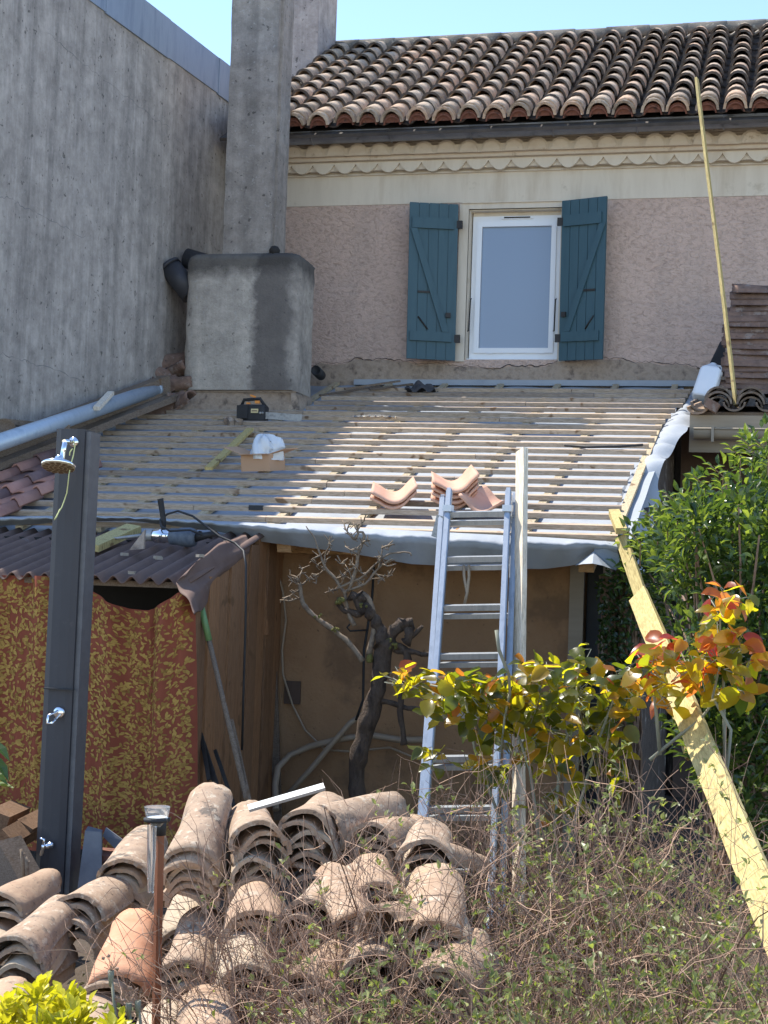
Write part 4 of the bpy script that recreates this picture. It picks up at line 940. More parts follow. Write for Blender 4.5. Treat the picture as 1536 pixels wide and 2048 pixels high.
B0 = RF(483, 952)+RUP*.03; B1 = RF(540, 951)+RUP*.03; B2 = B1+V((.06,.16,.02)); B3 = B0+V((.06,.16,.02)); hz = V((-.006,-.01,.115)); top_ = [p+hz+V((.0,0,0)) for p in (B0, B1, B2, B3)]
b = MB(); bt = [B0, B1, B2, B3]
for i in range(4):
    j = (i+1) % 4; nn = ((bt[j]-bt[i]).cross(hz)).normalized()*.004
    b.hexa([bt[i]-nn, bt[j]-nn, bt[j], bt[i], top_[i]-nn, top_[j]-nn, top_[j], top_[i]])
b.poly([bt[0]+V((0,0,.004)), bt[1]+V((0,0,.004)), bt[2]+V((0,0,.004)), bt[3]+V((0,0,.004))]); b.build('carton', m_card, bx)
def flap(i, j, out):
    b = MB(); p, q = top_[i], top_[j]; e = (q-p)*.06
    b.hexa([p+V((0,0,.001)), q+V((0,0,.001)), q+out-e, p+out+e, p+V((0,0,.005)), q+V((0,0,.005)), q+out-e+V((0,0,.004)), p+out+e+V((0,0,.004))]); b.build('flap', m_card, bx)
flap(3, 0, V((-.125,-.02,.045))); flap(1, 2, V((.10,.0,.035))); flap(0, 1, V((.0,-.06,-.005)))
b = MB(); b.smooth = True; c = L3(top_[0], top_[2], .5)
def bag(u, v):
    th = 6.2832*u; ph = math.pi*v*.5; w_ = .095*math.cos(ph)**.6*(1+.28*math.sin(3*th+1)+.16*math.sin(7*th+v*9)); return c+V((w_*math.cos(th)*1.1+.05*v*(1-v)+.03*max(0, math.cos(th))*(1 if .3 < v < .7 else 0), w_*.75*math.sin(th), -.04+.16*math.sin(ph)*(1+.14*math.sin(5*th+2))))
b.grid(bag, 40, 18); one(b, 'plastic_bag', m_bag, 'crumpled white plastic bag bulging out of the cardboard box', 'bag')
b = MB(); b.tint = .9; b.bar(RF(418, 950)+RUP*.045, RF(501, 870)+RUP*.045, .055, .022, RUP); one(b, 'loose_batten', m_newwood, 'short fresh batten lying askew beside the cardboard box', 'batten')
b = MB(); b.smooth = True; c = RF(843, 790)+RUP*.03
b.grid(lambda u, v: c+V(((u-.5)*.26, (v-.5)*.2, .07*math.sin(u*3.14)*math.sin(v*3.14)+.02*math.sin(u*13+v*7)+.015*math.sin(v*19))), 16, 12); one(b, 'dark_cloth', m_cloth, 'crumpled dark cloth lying on the upper battens', 'cloth')
b = MB()
for (x0, y0, x1, y1) in ((690,787,800,772), (640,800,760,783), (740,788,826,778)): b.tint = rng.random(); b.bar(RF(x0, y0)+RUP*.04, RF(x1, y1)+RUP*.045, .03, .014, RUP)
for nme, k in (('lath', 0),): one(b, 'lath_scraps', m_oldwood, 'thin scrap laths scattered left of the dark cloth', 'laths')
b = MB(); b.smooth = True; c = RF(752, 843)+RUP*.035
b.grid(lambda u, v: c+V(((u-.5)*.34, (v-.5)*.14, .016*math.sin(u*3.14)*math.sin(v*3.14)+.008*math.sin(u*37+v*19))), 20, 8); one(b, 'plastic_wrap', m_clear, 'clear plastic wrapping lying on battens right of the chimney block', 'wrapping')
b = MB(); b.tube([RF(1130, 902)+RUP*.04, RF(1175, 908)+RUP*.05, RF(1240, 907)+RUP*.05, RF(1285, 901)+RUP*.04], .010, 6); one(b, 'cable_scrap', m_cable, 'short dark cable scrap on the sunny battens right of the upright batten', 'cable')
b = MB(); b.box(RF(514, 1022)+RUP*.02, .09, .05, .03); one(b, 'black_clip', m_black, 'small black block between the battens above the ragged vine', 'block')
b = MB(); b.lathe(W(632, 741, 13.5), (.1,-1,.05), [(0,0),(.035,0),(.045,.01),(.045,-.25)], 14); one(b, 'waste_pipe', m_black, 'black pipe stub sticking out right of the chimney block', 'pipe')
b = MB(); b.box(RF(1116, 764)+V((0,0,.04)), .05, .04, .03); one(b, 'red_clamp', m_redfill, 'tiny dark red clamp on the topmost batten below the window', 'clamp')
# broken tiles heaped between gable wall and chimney
hp = [(345,770,.1,.2),(325,752,.8,-.2),(352,742,-.5,.3),(318,780,.4,.5),(350,795,1.2,.1),(335,815,.2,.6),(310,760,-.9,-.3),(356,722,.6,.2),(300,790,.3,-.4),(360,812,-.6,.4)]
hl = ['grey curled piece on top of', 'flat reddish piece left in', 'broad hollow piece in the middle of', 'tilted brown piece low in', 'pale upright shard right in', 'arched piece lowest in front of', 'dark piece furthest left in', 'small piece highest in', 'long piece nearest the pipe end in', 'orange curved shard nearest the chimney in']
for i, (x, y, an, tl) in enumerate(hp):
    P = W(x, y, 12.4+.5*(820-y)/100); put(TD[i % 4], P, V((math.cos(an), math.sin(an), tl)), V((tl, -.6, .8 if i % 2 else -.8)), f'{hl[i]} the broken tile heap beside the chimney', 'roof tile', 'broken tiles beside the chimney', 'broken_tile', .8)

# ---------------------------------------------------------------- shed with corrugated roof
shed = thing('shed', 'small plank shed with a sagging brown corrugated roof', 'shed', (-3.8, 8.2, 0))
SY0, SY1 = 7.55, 8.78; sz0 = W(150, 1148, SY0).z; sz1 = W(430, 1066, SY1).z; SX1 = W(395, 1140, SY0).x-.10
b = MB(); b.smooth = True; PC = .097
def corr(u, v):
    x = -4.75+(SX1+.06+4.75)*u; Y = SY0+(SY1-SY0)*v
    sag = -.02*math.sin(x*1.4+1)-.03*max(0, (x+3.6))*(1-v)
    return V((x+.28*(1-v)*0, Y+.015*math.sin(x*6)*(1-v), sz0+(sz1-sz0)*v+.0195*math.sin(6.2832*x/PC)+sag))
b.slab(corr, 150, 6, lambda u, v: V((0,0,-.006))); b.smooth = False; b.build('corrugated_roof', m_corr, shed)
b = MB(); b.smooth = True                   # torn bent sheet drooping over the corner
prow = [[(372,1150),(400,1118),(436,1094),(470,1078),(492,1072)], [(352,1166),(398,1142),(440,1118),(478,1098),(503,1084)], [(362,1182),(402,1172),(438,1150),(470,1128),(498,1108)], [(378,1205),(402,1200),(422,1185),(432,1165),(450,1152)], [(388,1223),(400,1216),(414,1206),(424,1196),(430,1182)]]
gp_ = [[W(x, y, (7.5+.28*j)-(0.06*i)) for j, (x, y) in enumerate(row)] for i, row in enumerate(prow)]
def torn(u, v):
    t = v*4; i = min(int(t), 3); f = t-i; s = u*4; j = min(int(s), 3); h = s-j
    p = L3(L3(gp_[i][j], gp_[i][j+1], h), L3(gp_[i+1][j], gp_[i+1][j+1], h), f); p.z += .012*math.sin(v*11+u*3)+.006*math.sin(u*15); return p
b.slab(torn, 24, 20, lambda u, v: V((0, .004, -.006))); b.build('torn_sheet', m_corr, shed)
# side planks
PA = W(384, 1400, 7.62); PB = W(556, 1400, OW-.02)
b = MB(); n = 9; mats = []
for i in range(n):
    a = L3(PA, PB, i/n+.004); c = L3(PA, PB, (i+1)/n-.004); hb = sz0-.06+(sz1-sz0+.16)*(i+.5)/n; o = V((.012*(i % 2), 0, 0)); b.tint = rng.uniform(.2, 1.)
    z0 = .0
    th = V((-.022, 0, 0)); P = [V((p.x, p.y, z)) for z in (z0, hb) for p in (a+th+o, a+o, c+o, c+th+o)]
    b.hexa([P[0], P[1], P[2], P[3], P[4], P[5], P[6], P[7]])
b.build('plank_side', m_plank, shed)
b = MB(); a = W(524, 1110, 8.95); b.tint = .7; b.hexa([W(512,1270,8.9), W(536,1270,8.9), W(538,1270,8.93), W(514,1270,8.93), W(512,1092,8.9), W(528,1092,8.9), W(530,1092,8.93), W(514,1092,8.93)]); b.build('cover_board', m_plank, shed)
b = MB(); b.tint = .3; b.bar(W(556, 1640, 9.2), W(543, 1252, 9.24), .05, .02, V((0,-1,0))); one(b, 'dark_stake', m_oldwood, 'dark wooden stake standing in the corner of ochre wall and shed', 'stake')
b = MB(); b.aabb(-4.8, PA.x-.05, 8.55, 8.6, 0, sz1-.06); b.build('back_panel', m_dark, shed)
b = MB(); b.aabb(-4.85, PA.x-.03, SY0+.06, SY0+.10, sz0-.055, sz0-.025); b.bar(V((PA.x-.04, SY0+.08, 0)), V((PA.x-.04, SY0+.08, sz0-.06)), .06, .05); b.build('front_frame', m_oldwood, shed)
# curtain
cur = MB(); cur.smooth = True; CY = 7.58
edge = [(-30,1150),(100,1152),(178,1180),(215,1200),(255,1218),(295,1221),(330,1205),(362,1186),(386,1178)]
def curt(u, v):
    px = -30+416*u; yt = interp(edge, px); py = yt+(1700-yt)*v
    k = 1 if px < 300 else 1.8
    Y = CY+.030*math.sin(px*.05+.6*math.sin(v*3))*k+.012*math.sin(px*.13+v*2)*k-.02*math.exp(-((v)/.1)**2)*math.sin(px*.09)
    p = W(px, py, CY); return V((p.x, Y, p.z))
cur.grid(curt, 110, 60); cur.smooth = False; cur.mi = 1; rc = random.Random(5)
for i in range(5000):
    u, v = rc.uniform(.004, .985), rc.uniform(.008, .99); a = rc.uniform(0, 6.283); L_ = rc.uniform(.016, .030); wd = L_*rc.uniform(.36, .58); cur.tint = rc.random()
    W_, H_ = .95, 1.25; pts = []
    bend = rc.uniform(-.5, .5)
    for t, s_ in ((0,0),(.22,.38),(.5,.5),(.8,.28),(1,0),(.8,-.22),(.5,-.44),(.22,-.36)):
        lx, ly = t*L_, s_*wd+bend*L_*t*(1-t); pts.append((u+(lx*math.cos(a)-ly*math.sin(a))/W_, v+(lx*math.sin(a)+ly*math.cos(a))/H_))
    if any(p[0] < .002 or p[0] > .998 or p[1] < .002 or p[1] > .998 for p in pts): continue
    cur.poly([curt(*p)+V((0, -.0025-.0012*rc.random(), 0)) for p in pts])
m_red = M('red_cloth', [(.235,.066,.040), (.29,.088,.052)], 6, rough=.95, bmp=.2, spec=.1)
m_leafprint = M('yellow_leaf_print', [(.38,.225,.065), (.46,.285,.085)], 8, rough=.95, bmp=0, tintc=[(.55,.50,.5), (1,1,1), (1.12,1.18,1.1)], spec=.1)
one(cur, 'curtain', [m_red, m_leafprint], 'red curtain printed with yellow leaves hanging under the corrugated roof', 'curtain')
# ---------------------------------------------------------------- breaker hammer, timber and cable on the shed roof
ham = thing('demolition_hammer', 'dusty electric demolition hammer lying on the corrugated roof', 'power tool', W(350, 1082, 8.3))
HY = 8.28; h0, h1 = W(290, 1070, HY), W(405, 1076, HY); ha = (h1-h0).normalized()
b = MB(); b.lathe(h0, ha, [(0,-.005),(.030,0),(.034,.02),(.034,.05)], 14); b.build('nose', m_dirty, ham)
b = MB(); b.lathe(h0, ha, [(.030,.05),(.040,.06),(.042,.12),(.036,.13),(.036,.15)], 14); b.build('cylinder', m_chrome, ham)
b = MB(); b.lathe(h0, ha, [(.036,.15),(.046,.155),(.046,.20),(.052,.21),(.055,.27),(.048,.30),(0,.31)], 14); b.build('motor', m_bluepl, ham)
b = MB(); b.tube([h0+ha*.30+V((0,0,.0)), h0+ha*.36+V((0,-.02,.012)), h0+ha*.42+V((0,0,.03))], [.026,.02,.016], 8); b.build('rear_grip', m_black, ham)
b = MB(); q = W(326, 1052, HY); b.tube([q+V((.004,0,-.02)), q+V((.002,0,.03)), W(321, 1000, HY), W(320.5, 998, HY)], [.013,.015,.017,.019], 10); b.build('side_handle', m_black, ham)
b = MB(); b.tube([h0, W(212, 1079, HY-.05)], [.011, .006], 8); b.build('chisel', m_dirty, ham)
b = MB(); b.tube([h0+ha*.40, W(380, 1060, HY-.08), W(340, 1062, HY-.1), W(322, 1052, HY-.08), W(320, 1040, HY), W(335, 1028, HY), W(356, 1022, HY), W(385, 1032, HY), W(412, 1052, HY), W(440, 1073, HY-.1), W(470, 1086, 8.2), W(487, 1102, 8.0), W(492, 1130, 7.95), W(491, 1250, 7.98), W(487, 1380, 8.02), W(484, 1500, 8.05)], .0065, 6); b.build('cord', m_cable, ham)
b = MB(); b.tint = .5; b.bar(W(182, 1095, 8.1), W(268, 1056, 8.5), .10, .04, V((0,-.6,.8))); one(b, 'timber_offcut', m_newwood, 'thick yellow timber offcut lying on the corrugated roof beside the shower column', 'offcut')
b = MB(); b.hexa([W(258,1100,8.0), W(287,1098,8.0), W(290,1098,8.06), W(261,1100,8.06), W(276,1078,8.05), W(289,1060,8.05), W(292,1060,8.1), W(279,1078,8.1)]); one(b, 'plaster_lump', m_bare, 'jagged plaster lump under the chisel of the demolition hammer', 'rubble')
b = MB()
for px, py, Y in ((249,1110,8.0),(315,1116,7.95),(318,1118,7.95),(400,1113,7.8),(264,1147,7.6),(455,1085,8.3)): b.box(W(px, py, Y)+V((0,0,.004)), .035, .03, .016, Matrix.Rotation(px, 3, 'Z'))
one(b, 'crumbs', m_gravel, 'pale mortar crumbs scattered over the corrugated roof', 'rubble')

# ---------------------------------------------------------------- garden shower
sh = thing('garden_shower', 'tall anthracite solar shower column with chrome head and tap', 'shower', W(112, 1900, 7.0))
ta, tb_ = W(150, 860, 7.0), W(106, 1765, 7.0); ax = (tb_-ta).normalized(); k = (tb_.z-.0)/(-ax.z); tb_ = tb_+ax*k
b = MB(); n = 10; rings = []
for i in range(n+1):
    p = L3(ta, tb_, i/n); hw = .073
    ring = [(-hw, .07), (-hw, -.045), (-hw*.6, -.058), (0, -.062), (hw*.6, -.058), (hw, -.045), (hw, .07)]
    rings.append(b.add([p+V((x, y, 0)) for x, y in ring]))
for i in range(n):
    for k in range(7): b.face((rings[i]+k, rings[i]+(k+1) % 7, rings[i+1]+(k+1) % 7, rings[i+1]+k))
b.face([rings[0]+k for k in range(7)]); b.build('column', m_anth, sh)
b = MB(); b.hexa([tb_+V((.0735,-.03,.02)), tb_+V((.098,-.03,.02)), tb_+V((.098,.08,.02)), tb_+V((.0735,.08,.02)), ta+V((.0735,-.03,-.01)), ta+V((.098,-.03,-.01)), ta+V((.098,.08,-.01)), ta+V((.0735,.08,-.01))]); b.build('edge_strip', m_anth2, sh)
b = MB(); p = W(118, 1378, 6.93); b.box(p+V((.0,.0,0)), .152, .02, .006); b.build('seam', m_black, sh)
hd = W(117, 931, 6.78); nrm = V((.05,-.30,-1)).normalized()
b = MB(); b.lathe(hd, nrm, [(0,-.03),(.02,-.028),(.055,-.018),(.078,-.006),(.082,.002),(.078,.008)], 32); hdo = b.build('shower_head', m_chrome, sh)
b = MB(); b.lathe(hd, nrm, [(.078,.0075),(.074,.011),(.0,.0115)], 32); hx = nrm.orthogonal().normalized(); hy = nrm.cross(hx)
b.mi = 1
for r_, m_ in ((.016, 5), (.035, 9), (.054, 13), (.068, 13)):
    for i in range(m_):
        a0, a1 = 6.2832*i/m_+.07, 6.2832*(i+1)/m_-.07
        b.poly([hd+nrm*.0135+(hx*math.cos(a)+hy*math.sin(a))*q for a, q in ((a0, r_-.007), (a0, r_+.006), ((a0+a1)/2, r_+.006), (a1, r_+.006), (a1, r_-.007))])
b.build('spray_face', [M('pale_rubber', [(.40,.34,.24),(.46,.40,.29)], 9, rough=.6, bmp=0), M('brown_nozzle', [(.13,.085,.05),(.17,.11,.065)], 9, rough=.6, bmp=0)], hdo)
b = MB(); e = W(124, 917, 6.8); k1_ = W(130, 884, 6.8); k2_ = W(147, 884, 6.93)
b.tube([hd-nrm*.02, e, L3(e, k1_, .5), k1_], [.016,.013,.012,.013], 12); b.tube([k1_+V((-.004,0,.002)), k2_], .011, 12); b.lathe(hd-nrm*.026, -nrm, [(.02,0),(.022,.012),(.014,.022)], 14); b.lathe(k2_, (0,-1,0), [(.024,-.005),(.024,.006),(0,.008)], 16); b.build('arm', m_chrome, sh)
b = MB(); lv = W(119, 1425, 6.93); b.lathe(lv, (0,-1,0), [(.027,-.005),(.027,.01),(.022,.014),(0,.015)], 20)
le = W(94, 1447, 6.85); b.tube([lv+V((-.004,-.015,.008)), L3(lv, le, .5)+V((-.012,-.03,.012)), le, L3(lv, le, .6)+V((.014,-.03,-.016)), lv+V((.008,-.015,-.012))], .0065, 8); b.build('mixer_lever', m_chrome, sh)
b = MB(); tp = W(101, 1690, 6.92); b.lathe(tp, (0,-1,0), [(.016,-.005),(.016,.01),(.010,.012),(.010,.045),(0,.046)], 14)
q = tp+V((-.018,-.035,0)); b.tube([tp+V((0,-.03,0)), q, q+V((-.006,-.006,-.045))], [.011,.011,.010], 10); b.tube([q, q+V((0,0,.03)), q+V((-.018,-.004,.034))], [.008,.007,.007], 8); b.build('tap', m_chrome, sh)
b = MB(); b.tube([W(147,882,6.9), W(150,892,6.9), W(147,910,6.9), W(143,925,6.9), W(138,948,6.75), W(134,985,6.9), W(129,1000,6.9), W(124,1014,6.9), W(114,1030,6.88), W(109,1040,6.88), W(113,1034,6.87), W(120,1018,6.88)], .0028, 5)
b.tube([W(145,897,6.9), W(140,904,6.9), W(139,911,6.9)], .0028, 5); one(b, 'twine', m_twine, 'thin yellow twine dangling from the shower arm', 'twine')

# ---------------------------------------------------------------- rain gauge
rg_ = thing('rain_gauge', 'clear plastic rain gauge on a rust brown stake', 'rain gauge', W(313, 2048, 4.6))
b = MB(); a = W(320, 1664, 4.6); c = W(312, 2060, 4.6); d = (c-a).normalized(); c2 = c+d*(c.z/-d.z+.05); b.tube([a, c2], .0145, 4); b.build('stake', m_rust, rg_)
b = MB(); b.lathe(W(321, 1641, 4.6), d, [(0,-.005),(.019,-.004),(.018,.045),(0,.046)], 14)
fc = W(314, 1640, 4.55); b.lathe(fc, -d, [(.030,-.006),(.040,-.004),(.041,.006),(.030,.007)], 20); b.build('holder', m_black, rg_)
b = MB(); b.lathe(fc, -d, [(.012,-.02),(.030,.002),(.034,.008),(.040,.04),(.0405,.0405),(.038,.04),(.031,.009)], 24); b.lathe(W(304, 1650, 4.55), d, [(.014,0),(.0135,.10),(.009,.20),(.008,.205),(.0,.206)], 14); b.build('measuring_tube', m_clear, rg_)
b = MB(); b.lathe(fc, -d, [(0,.010),(.0335,.010)], 20); b.build('water_line', m_white, rg_)

# ---------------------------------------------------------------- logs, slabs, broom, bars, hose, cables
for i, (px, py, Y, sx, sz, an, lab) in enumerate(((28, 1672, 6.85, .09, .09, .75, 'square sawn log end tilted on its corner left of the shower column'), (16, 1632, 7.1, .11, .08, .3, 'log lying behind the square log end at the left edge'), (62, 1655, 7.05, .09, .10, .5, 'dark split log touching the left side of the shower column'), (15, 1730, 6.6, .14, .20, -.6, 'grey weathered log leaning at the left edge above the tiles'))):
    b = MB(); b.box(W(px, py, Y+.12), sx, .28, sz, Matrix.Rotation(an, 3, 'Y')@Matrix.Rotation(.1, 3, 'Z')); one(b, 'log', m_log if i < 3 else m_oldwood, lab, 'log', 'firewood logs by the shower')
b = MB(); b.hexa([W(152,1800,6.85), W(204,1800,6.85), W(206,1800,7.0), W(156,1800,7.0), W(170,1662,6.9), W(203,1664,6.9), W(205,1660,7.02), W(176,1652,7.02)]); one(b, 'grey_slab', m_slate, 'upright grey slab standing right of the shower column foot', 'slab', 'grey slabs by the shower')
b = MB(); b.hexa([W(205,1672,7.0), W(238,1706,7.0), W(240,1706,7.03), W(207,1672,7.03), W(212,1655,7.02), W(246,1680,7.02), W(248,1680,7.06), W(214,1655,7.06)]); one(b, 'tilted_slab', m_slate, 'thin grey slab tipped sideways beside the upright grey slab', 'slab', 'grey slabs by the shower')
b = MB(); b.box(W(215, 1725, 7.0), .14, .2, .10); one(b, 'brick', m_redfill, 'reddish brick lying under the tipped grey slab', 'brick')
brm = thing('broom', 'broom handle with green top leaning on the plank shed side', 'broom', W(497, 1610, 7.9))
a = W(402, 1212, 7.72); c = W(505, 1650, 7.75); m_ = L3(a, c, .16)
b = MB(); b.tube([a, m_], .017, 10); b.build('grip', m_greenpl, brm)
b = MB(); b.tube([m_, c, c+(c-a).normalized()*.35], [.013,.014,.014], 10); b.build('handle', m_oldwood, brm)
for i, (x0, y0, x1, y1, wd, lab) in enumerate(((393,1448,455,1640,.03,'flat dark bar leaning at the left among bars beside the curtain'), (430,1500,478,1640,.018,'thin dark rod leaning between the flat bar and the broom handle'), (460,1440,505,1640,.035,'wider dark bar leaning right behind the broom handle'), (398,1440,418,1560,.02,'short dark bar closest to the curtain edge'))):
    b = MB(); b.bar(W(x0, y0, 7.85), W(x1, y1, 7.7), wd, .012, V((0,-1,0))); one(b, 'metal_bar', m_iron if i != 2 else m_oldwood, lab, 'bar', 'dark bars leaning on the shed')
b = MB(); HW = 9.2; b.tube([W(552,1620,8.9), W(550,1570,9.0), W(556,1535,9.1), W(580,1510,HW), W(620,1493,HW), W(680,1478,HW), W(740,1470,HW), W(800,1480,HW), W(850,1480,HW)], .020, 8)
b.tube([W(575,1590,9.1), W(620,1540,HW-.04), W(660,1492,HW-.05), W(700,1446,HW-.04), W(730,1425,HW)], .017, 8); one(b, 'hose', m_hose, 'thick beige hose looping along the ochre wall', 'hose')
b = MB(); b.tube([W(535,1120,9.2), W(552,1130,9.22), W(566,1185,9.24), W(572,1240,9.25), W(564,1300,9.25), W(566,1350,9.25), W(585,1410,9.25), W(610,1460,9.25), W(650,1500,9.25), W(700,1503,9.25), W(780,1495,9.25), W(840,1520,9.25)], .007, 6); one(b, 'wall_cable', m_hose, 'thin brown cable drooping down the left of the ochre wall', 'cable')
b = MB(); b.tube([W(748,1130,9.22), W(744,1200,9.2), W(728,1300,9.15), W(726,1400,9.15), W(712,1440,9.15)], .008, 6); b.tube([W(735,1260,9.1), W(700,1262,9.05), W(694,1255,9.05), W(700,1248,9.05)], .006, 6); one(b, 'black_wall_cable', m_cable, 'black cable running down the ochre wall behind the vine', 'cable')
b = MB(); b.box(W(585, 1385, 9.28), .10, .02, .14); one(b, 'wall_patch', m_brownwall, 'dark square patch box on the ochre wall left of the vine', 'box')

# ---------------------------------------------------------------- old vine
vine = thing('old_vine', 'gnarled old vine with mossy stumps and bare pruned twigs against the ochre wall', 'vine', W(720, 1640, 8.5))
VY = 8.45
def vt(b, pts, r, seg=8, sub=3, wob=.006):
    P = [W(x, y, VY+(d if len(q) > 2 else 0)) for q in pts for x, y, d in [tuple(q)+(0,) if len(q) == 2 else q]]
    out = []; rad = []; n = len(P)
    for i in range(n-1):
        p0, p1, p2, p3 = P[max(0, i-1)], P[i], P[i+1], P[min(n-1, i+2)]
        for k in range(sub):
            t = k/sub; out.append(.5*((2*p1)+(p2-p0)*t+(2*p0-5*p1+4*p2-p3)*t*t+(3*p1-p0-3*p2+p3)*t**3)+V((rng.uniform(-wob, wob), rng.uniform(-wob, wob), rng.uniform(-wob, wob))))
            rad.append((r[0]+(r[1]-r[0])*(i+t)/(n-1))*rng.uniform(.84, 1.16)*(.66 if r[0] > .019 else 1))
    out.append(P[-1]); rad.append(r[1]); b.tube(out, rad, seg)
b = MB()
vt(b, [(712,1760),(716,1640),(712,1560),(722,1480),(745,1410),(765,1340),(770,1290)], (.075,.07), 10, 4, .012)
vt(b, [(768,1300),(760,1262),(742,1232),(728,1205),(715,1190)], (.055,.042), 9, 4, .01)
vt(b, [(770,1330),(785,1290),(812,1310),(806,1345),(800,1420),(808,1490)], (.042,.022), 8, 4, .008)
vt(b, [(770,1300),(790,1262),(815,1245),(818,1262),(812,1285)], (.05,.035), 8, 4, .012)
vt(b, [(790,1300),(830,1306),(880,1312)], (.026,.02), 8, 4, .006)
vt(b, [(755,1400),(800,1412),(860,1420),(930,1425)], (.024,.016), 8, 4, .006)
vt(b, [(730,1228),(712,1196),(698,1190)], (.05,.038), 8, 3, .008); vt(b, [(722,1228),(690,1222),(676,1206),(680,1200)], (.03,.022), 8, 3, .004)
vt(b, [(800,1258),(815,1256),(815,1262)], (.022,.02), 7, 2, .002); vt(b, [(812,1275),(830,1268),(845,1252)], (.016,.010), 7, 3, .003)
b.build('trunk', m_bark, vine)
tw_ = MB()
vt(tw_, [(725,1322),(700,1290),(670,1262),(635,1238),(615,1218),(604,1200),(598,1165)], (.018,.012), 7, 3, .003)
vt(tw_, [(738,1310),(746,1270),(748,1240),(740,1200),(725,1186)], (.017,.013), 7, 3, .003)
vt(tw_, [(708,1252),(696,1222),(690,1190),(694,1180)], (.013,.008), 7, 3, .003)
vt(tw_, [(692,1190),(672,1160),(655,1140),(640,1110),(628,1075),(612,1052)], (.011,.003), 6, 3, .003)
vt(tw_, [(696,1182),(712,1140),(716,1110),(724,1085),(728,1068),(718,1064),(712,1078)], (.011,.006), 6, 3, .003)
vt(tw_, [(695,1180),(730,1168),(756,1138),(780,1120),(790,1122)], (.009,.004), 6, 3, .003)
vt(tw_, [(670,1180),(700,1165),(730,1150),(770,1112),(800,1105),(820,1106),(823,1112)], (.008,.004), 6, 3, .003)
tips = [(598,1165,580,1150),(598,1170,578,1160),(600,1180,566,1198),(602,1195,560,1200),(598,1165,606,1135),(604,1170,625,1148),(625,1148,632,1168),(640,1112,622,1120),(655,1140,632,1132),(650,1130,660,1088),(660,1090,658,1080),
        (712,1078,694,1062),(724,1085,740,1080),(716,1110,690,1092),(705,1160,690,1128),(690,1128,670,1118),(712,1140,700,1120),(756,1138,765,1090),(765,1095,790,1090),(750,1148,785,1150),(740,1160,770,1158),(765,1128,792,1128),(715,1062,732,1030),(718,1064,706,1044),(706,1078,684,1040),
        (670,1180,660,1182),(672,1178,690,1150),(690,1150,668,1158),(720,1172,728,1158),(700,1100,720,1096),(760,1130,762,1110),(730,1150,708,1130)]
for x0, y0, x1, y1 in tips:
    vt(tw_, [(x0, y0, rng.uniform(-.05, .05)), ((x0+x1)/2+rng.uniform(-5, 5), (y0+y1)/2+rng.uniform(-4, 4), rng.uniform(-.08, .08)), (x1, y1, rng.uniform(-.1, .1))], (.0055, .0028), 5, 2, .003)
    for _ in range(6): t = rng.random(); vt(tw_, [(x0+(x1-x0)*t, y0+(y1-y0)*t), (x0+(x1-x0)*t+rng.uniform(-14, 14), y0+(y1-y0)*t+rng.uniform(-14, 10))], (.0038, .0022), 4, 2, .002)
tw_.build('twigs', m_palebark, vine)
m_moss = M('yellow_moss', [(.12,.11,.03),(.20,.18,.05)], 30, rough=1, bmp=1., bdist=.01)
for px, py, r_ in ((680,1203,.03),(735,1318,.035),(775,1285,.028),(785,1292,.02),(670,1260,.016),(636,1232,.014),(728,1212,.015)):
    b = MB()
    for _ in range(5): q = W(px+rng.uniform(-7, 7), py+rng.uniform(-4, 4), VY-.03); b.lathe(q, (rng.uniform(-1,1), -1, 1), [(0,r_*.5),(r_*.5,r_*.3),(r_*.6,0),(0,-r_*.4)], 7)
    b.build('moss', m_moss, vine)

# ---------------------------------------------------------------- plants
def rv(r): return V((r.uniform(-1,1), r.uniform(-1,1), r.uniform(-1,1)))
def proj(P): d = P-CAM; z = d.dot(_f); return 768+FPX*d.dot(RT)/z, 1024-FPX*d.dot(UP)/z
def inpoly(x, y, poly):
    c = False; n = len(poly)
    for i in range(n):
        (x0, y0), (x1, y1) = poly[i], poly[i-1]
        if (y0 > y) != (y1 > y) and x < (x1-x0)*(y-y0)/(y1-y0)+x0: c = not c
    return c
# big privet on the right
r = random.Random(21)
bush = thing('privet_bush', 'big dark green privet bush with sunlit tips at the right edge', 'bush', (W(1470, 1300, 7.6).x, 7.6, 0))
poly = [(1620,860),(1540,882),(1500,905),(1460,950),(1420,1000),(1365,1040),(1310,1065),(1262,1070),(1262,1120),(1290,1175),(1325,1220),(1350,1270),(1370,1330),(1380,1420),(1400,1520),(1440,1620),(1500,1700),(1640,1720),(1640,860)]
b = MB(); br = MB(); cl = []
root = V((W(1500, 1300, 7.7).x, 7.7, 0))
while len(cl) < 225:
    x, y = r.uniform(1235, 1640), r.uniform(865, 1720)
    if not inpoly(x, y, poly): continue
    Y = (7.65+r.uniform(-.55, .6)) if x > 1360 else 8.75+r.uniform(-.2, .25); cl.append((W(x, y, Y), r.uniform(.09, .17)))
for c, rad in cl:
    n = int(26+60*rad/.13); base_t = r.random()
    if r.random() < .5: br.tube([root+V((r.uniform(-.15,.15), r.uniform(-.15,.15), r.uniform(.1,.9))), L3(root, c, .6)+rv(r)*.08+V((0,0,.25)), c], [.012,.008,.004], 4)
    for _ in range(n):
        o = rv(r); 
        if o.length > 1 or o.length < .25: continue
        p = c+o*rad; d = (o+V((0,0,.55))+rv(r)*.5); nrm_ = (o*.5+V((-.3,-.2,1))+rv(r)*.6).normalized()
        b.tint = min(1, .25*base_t+.75*r.random()**1.6); b.leaf(p, d, nrm_, r.uniform(.048, .082), r.uniform(.022, .034), .3, .25)
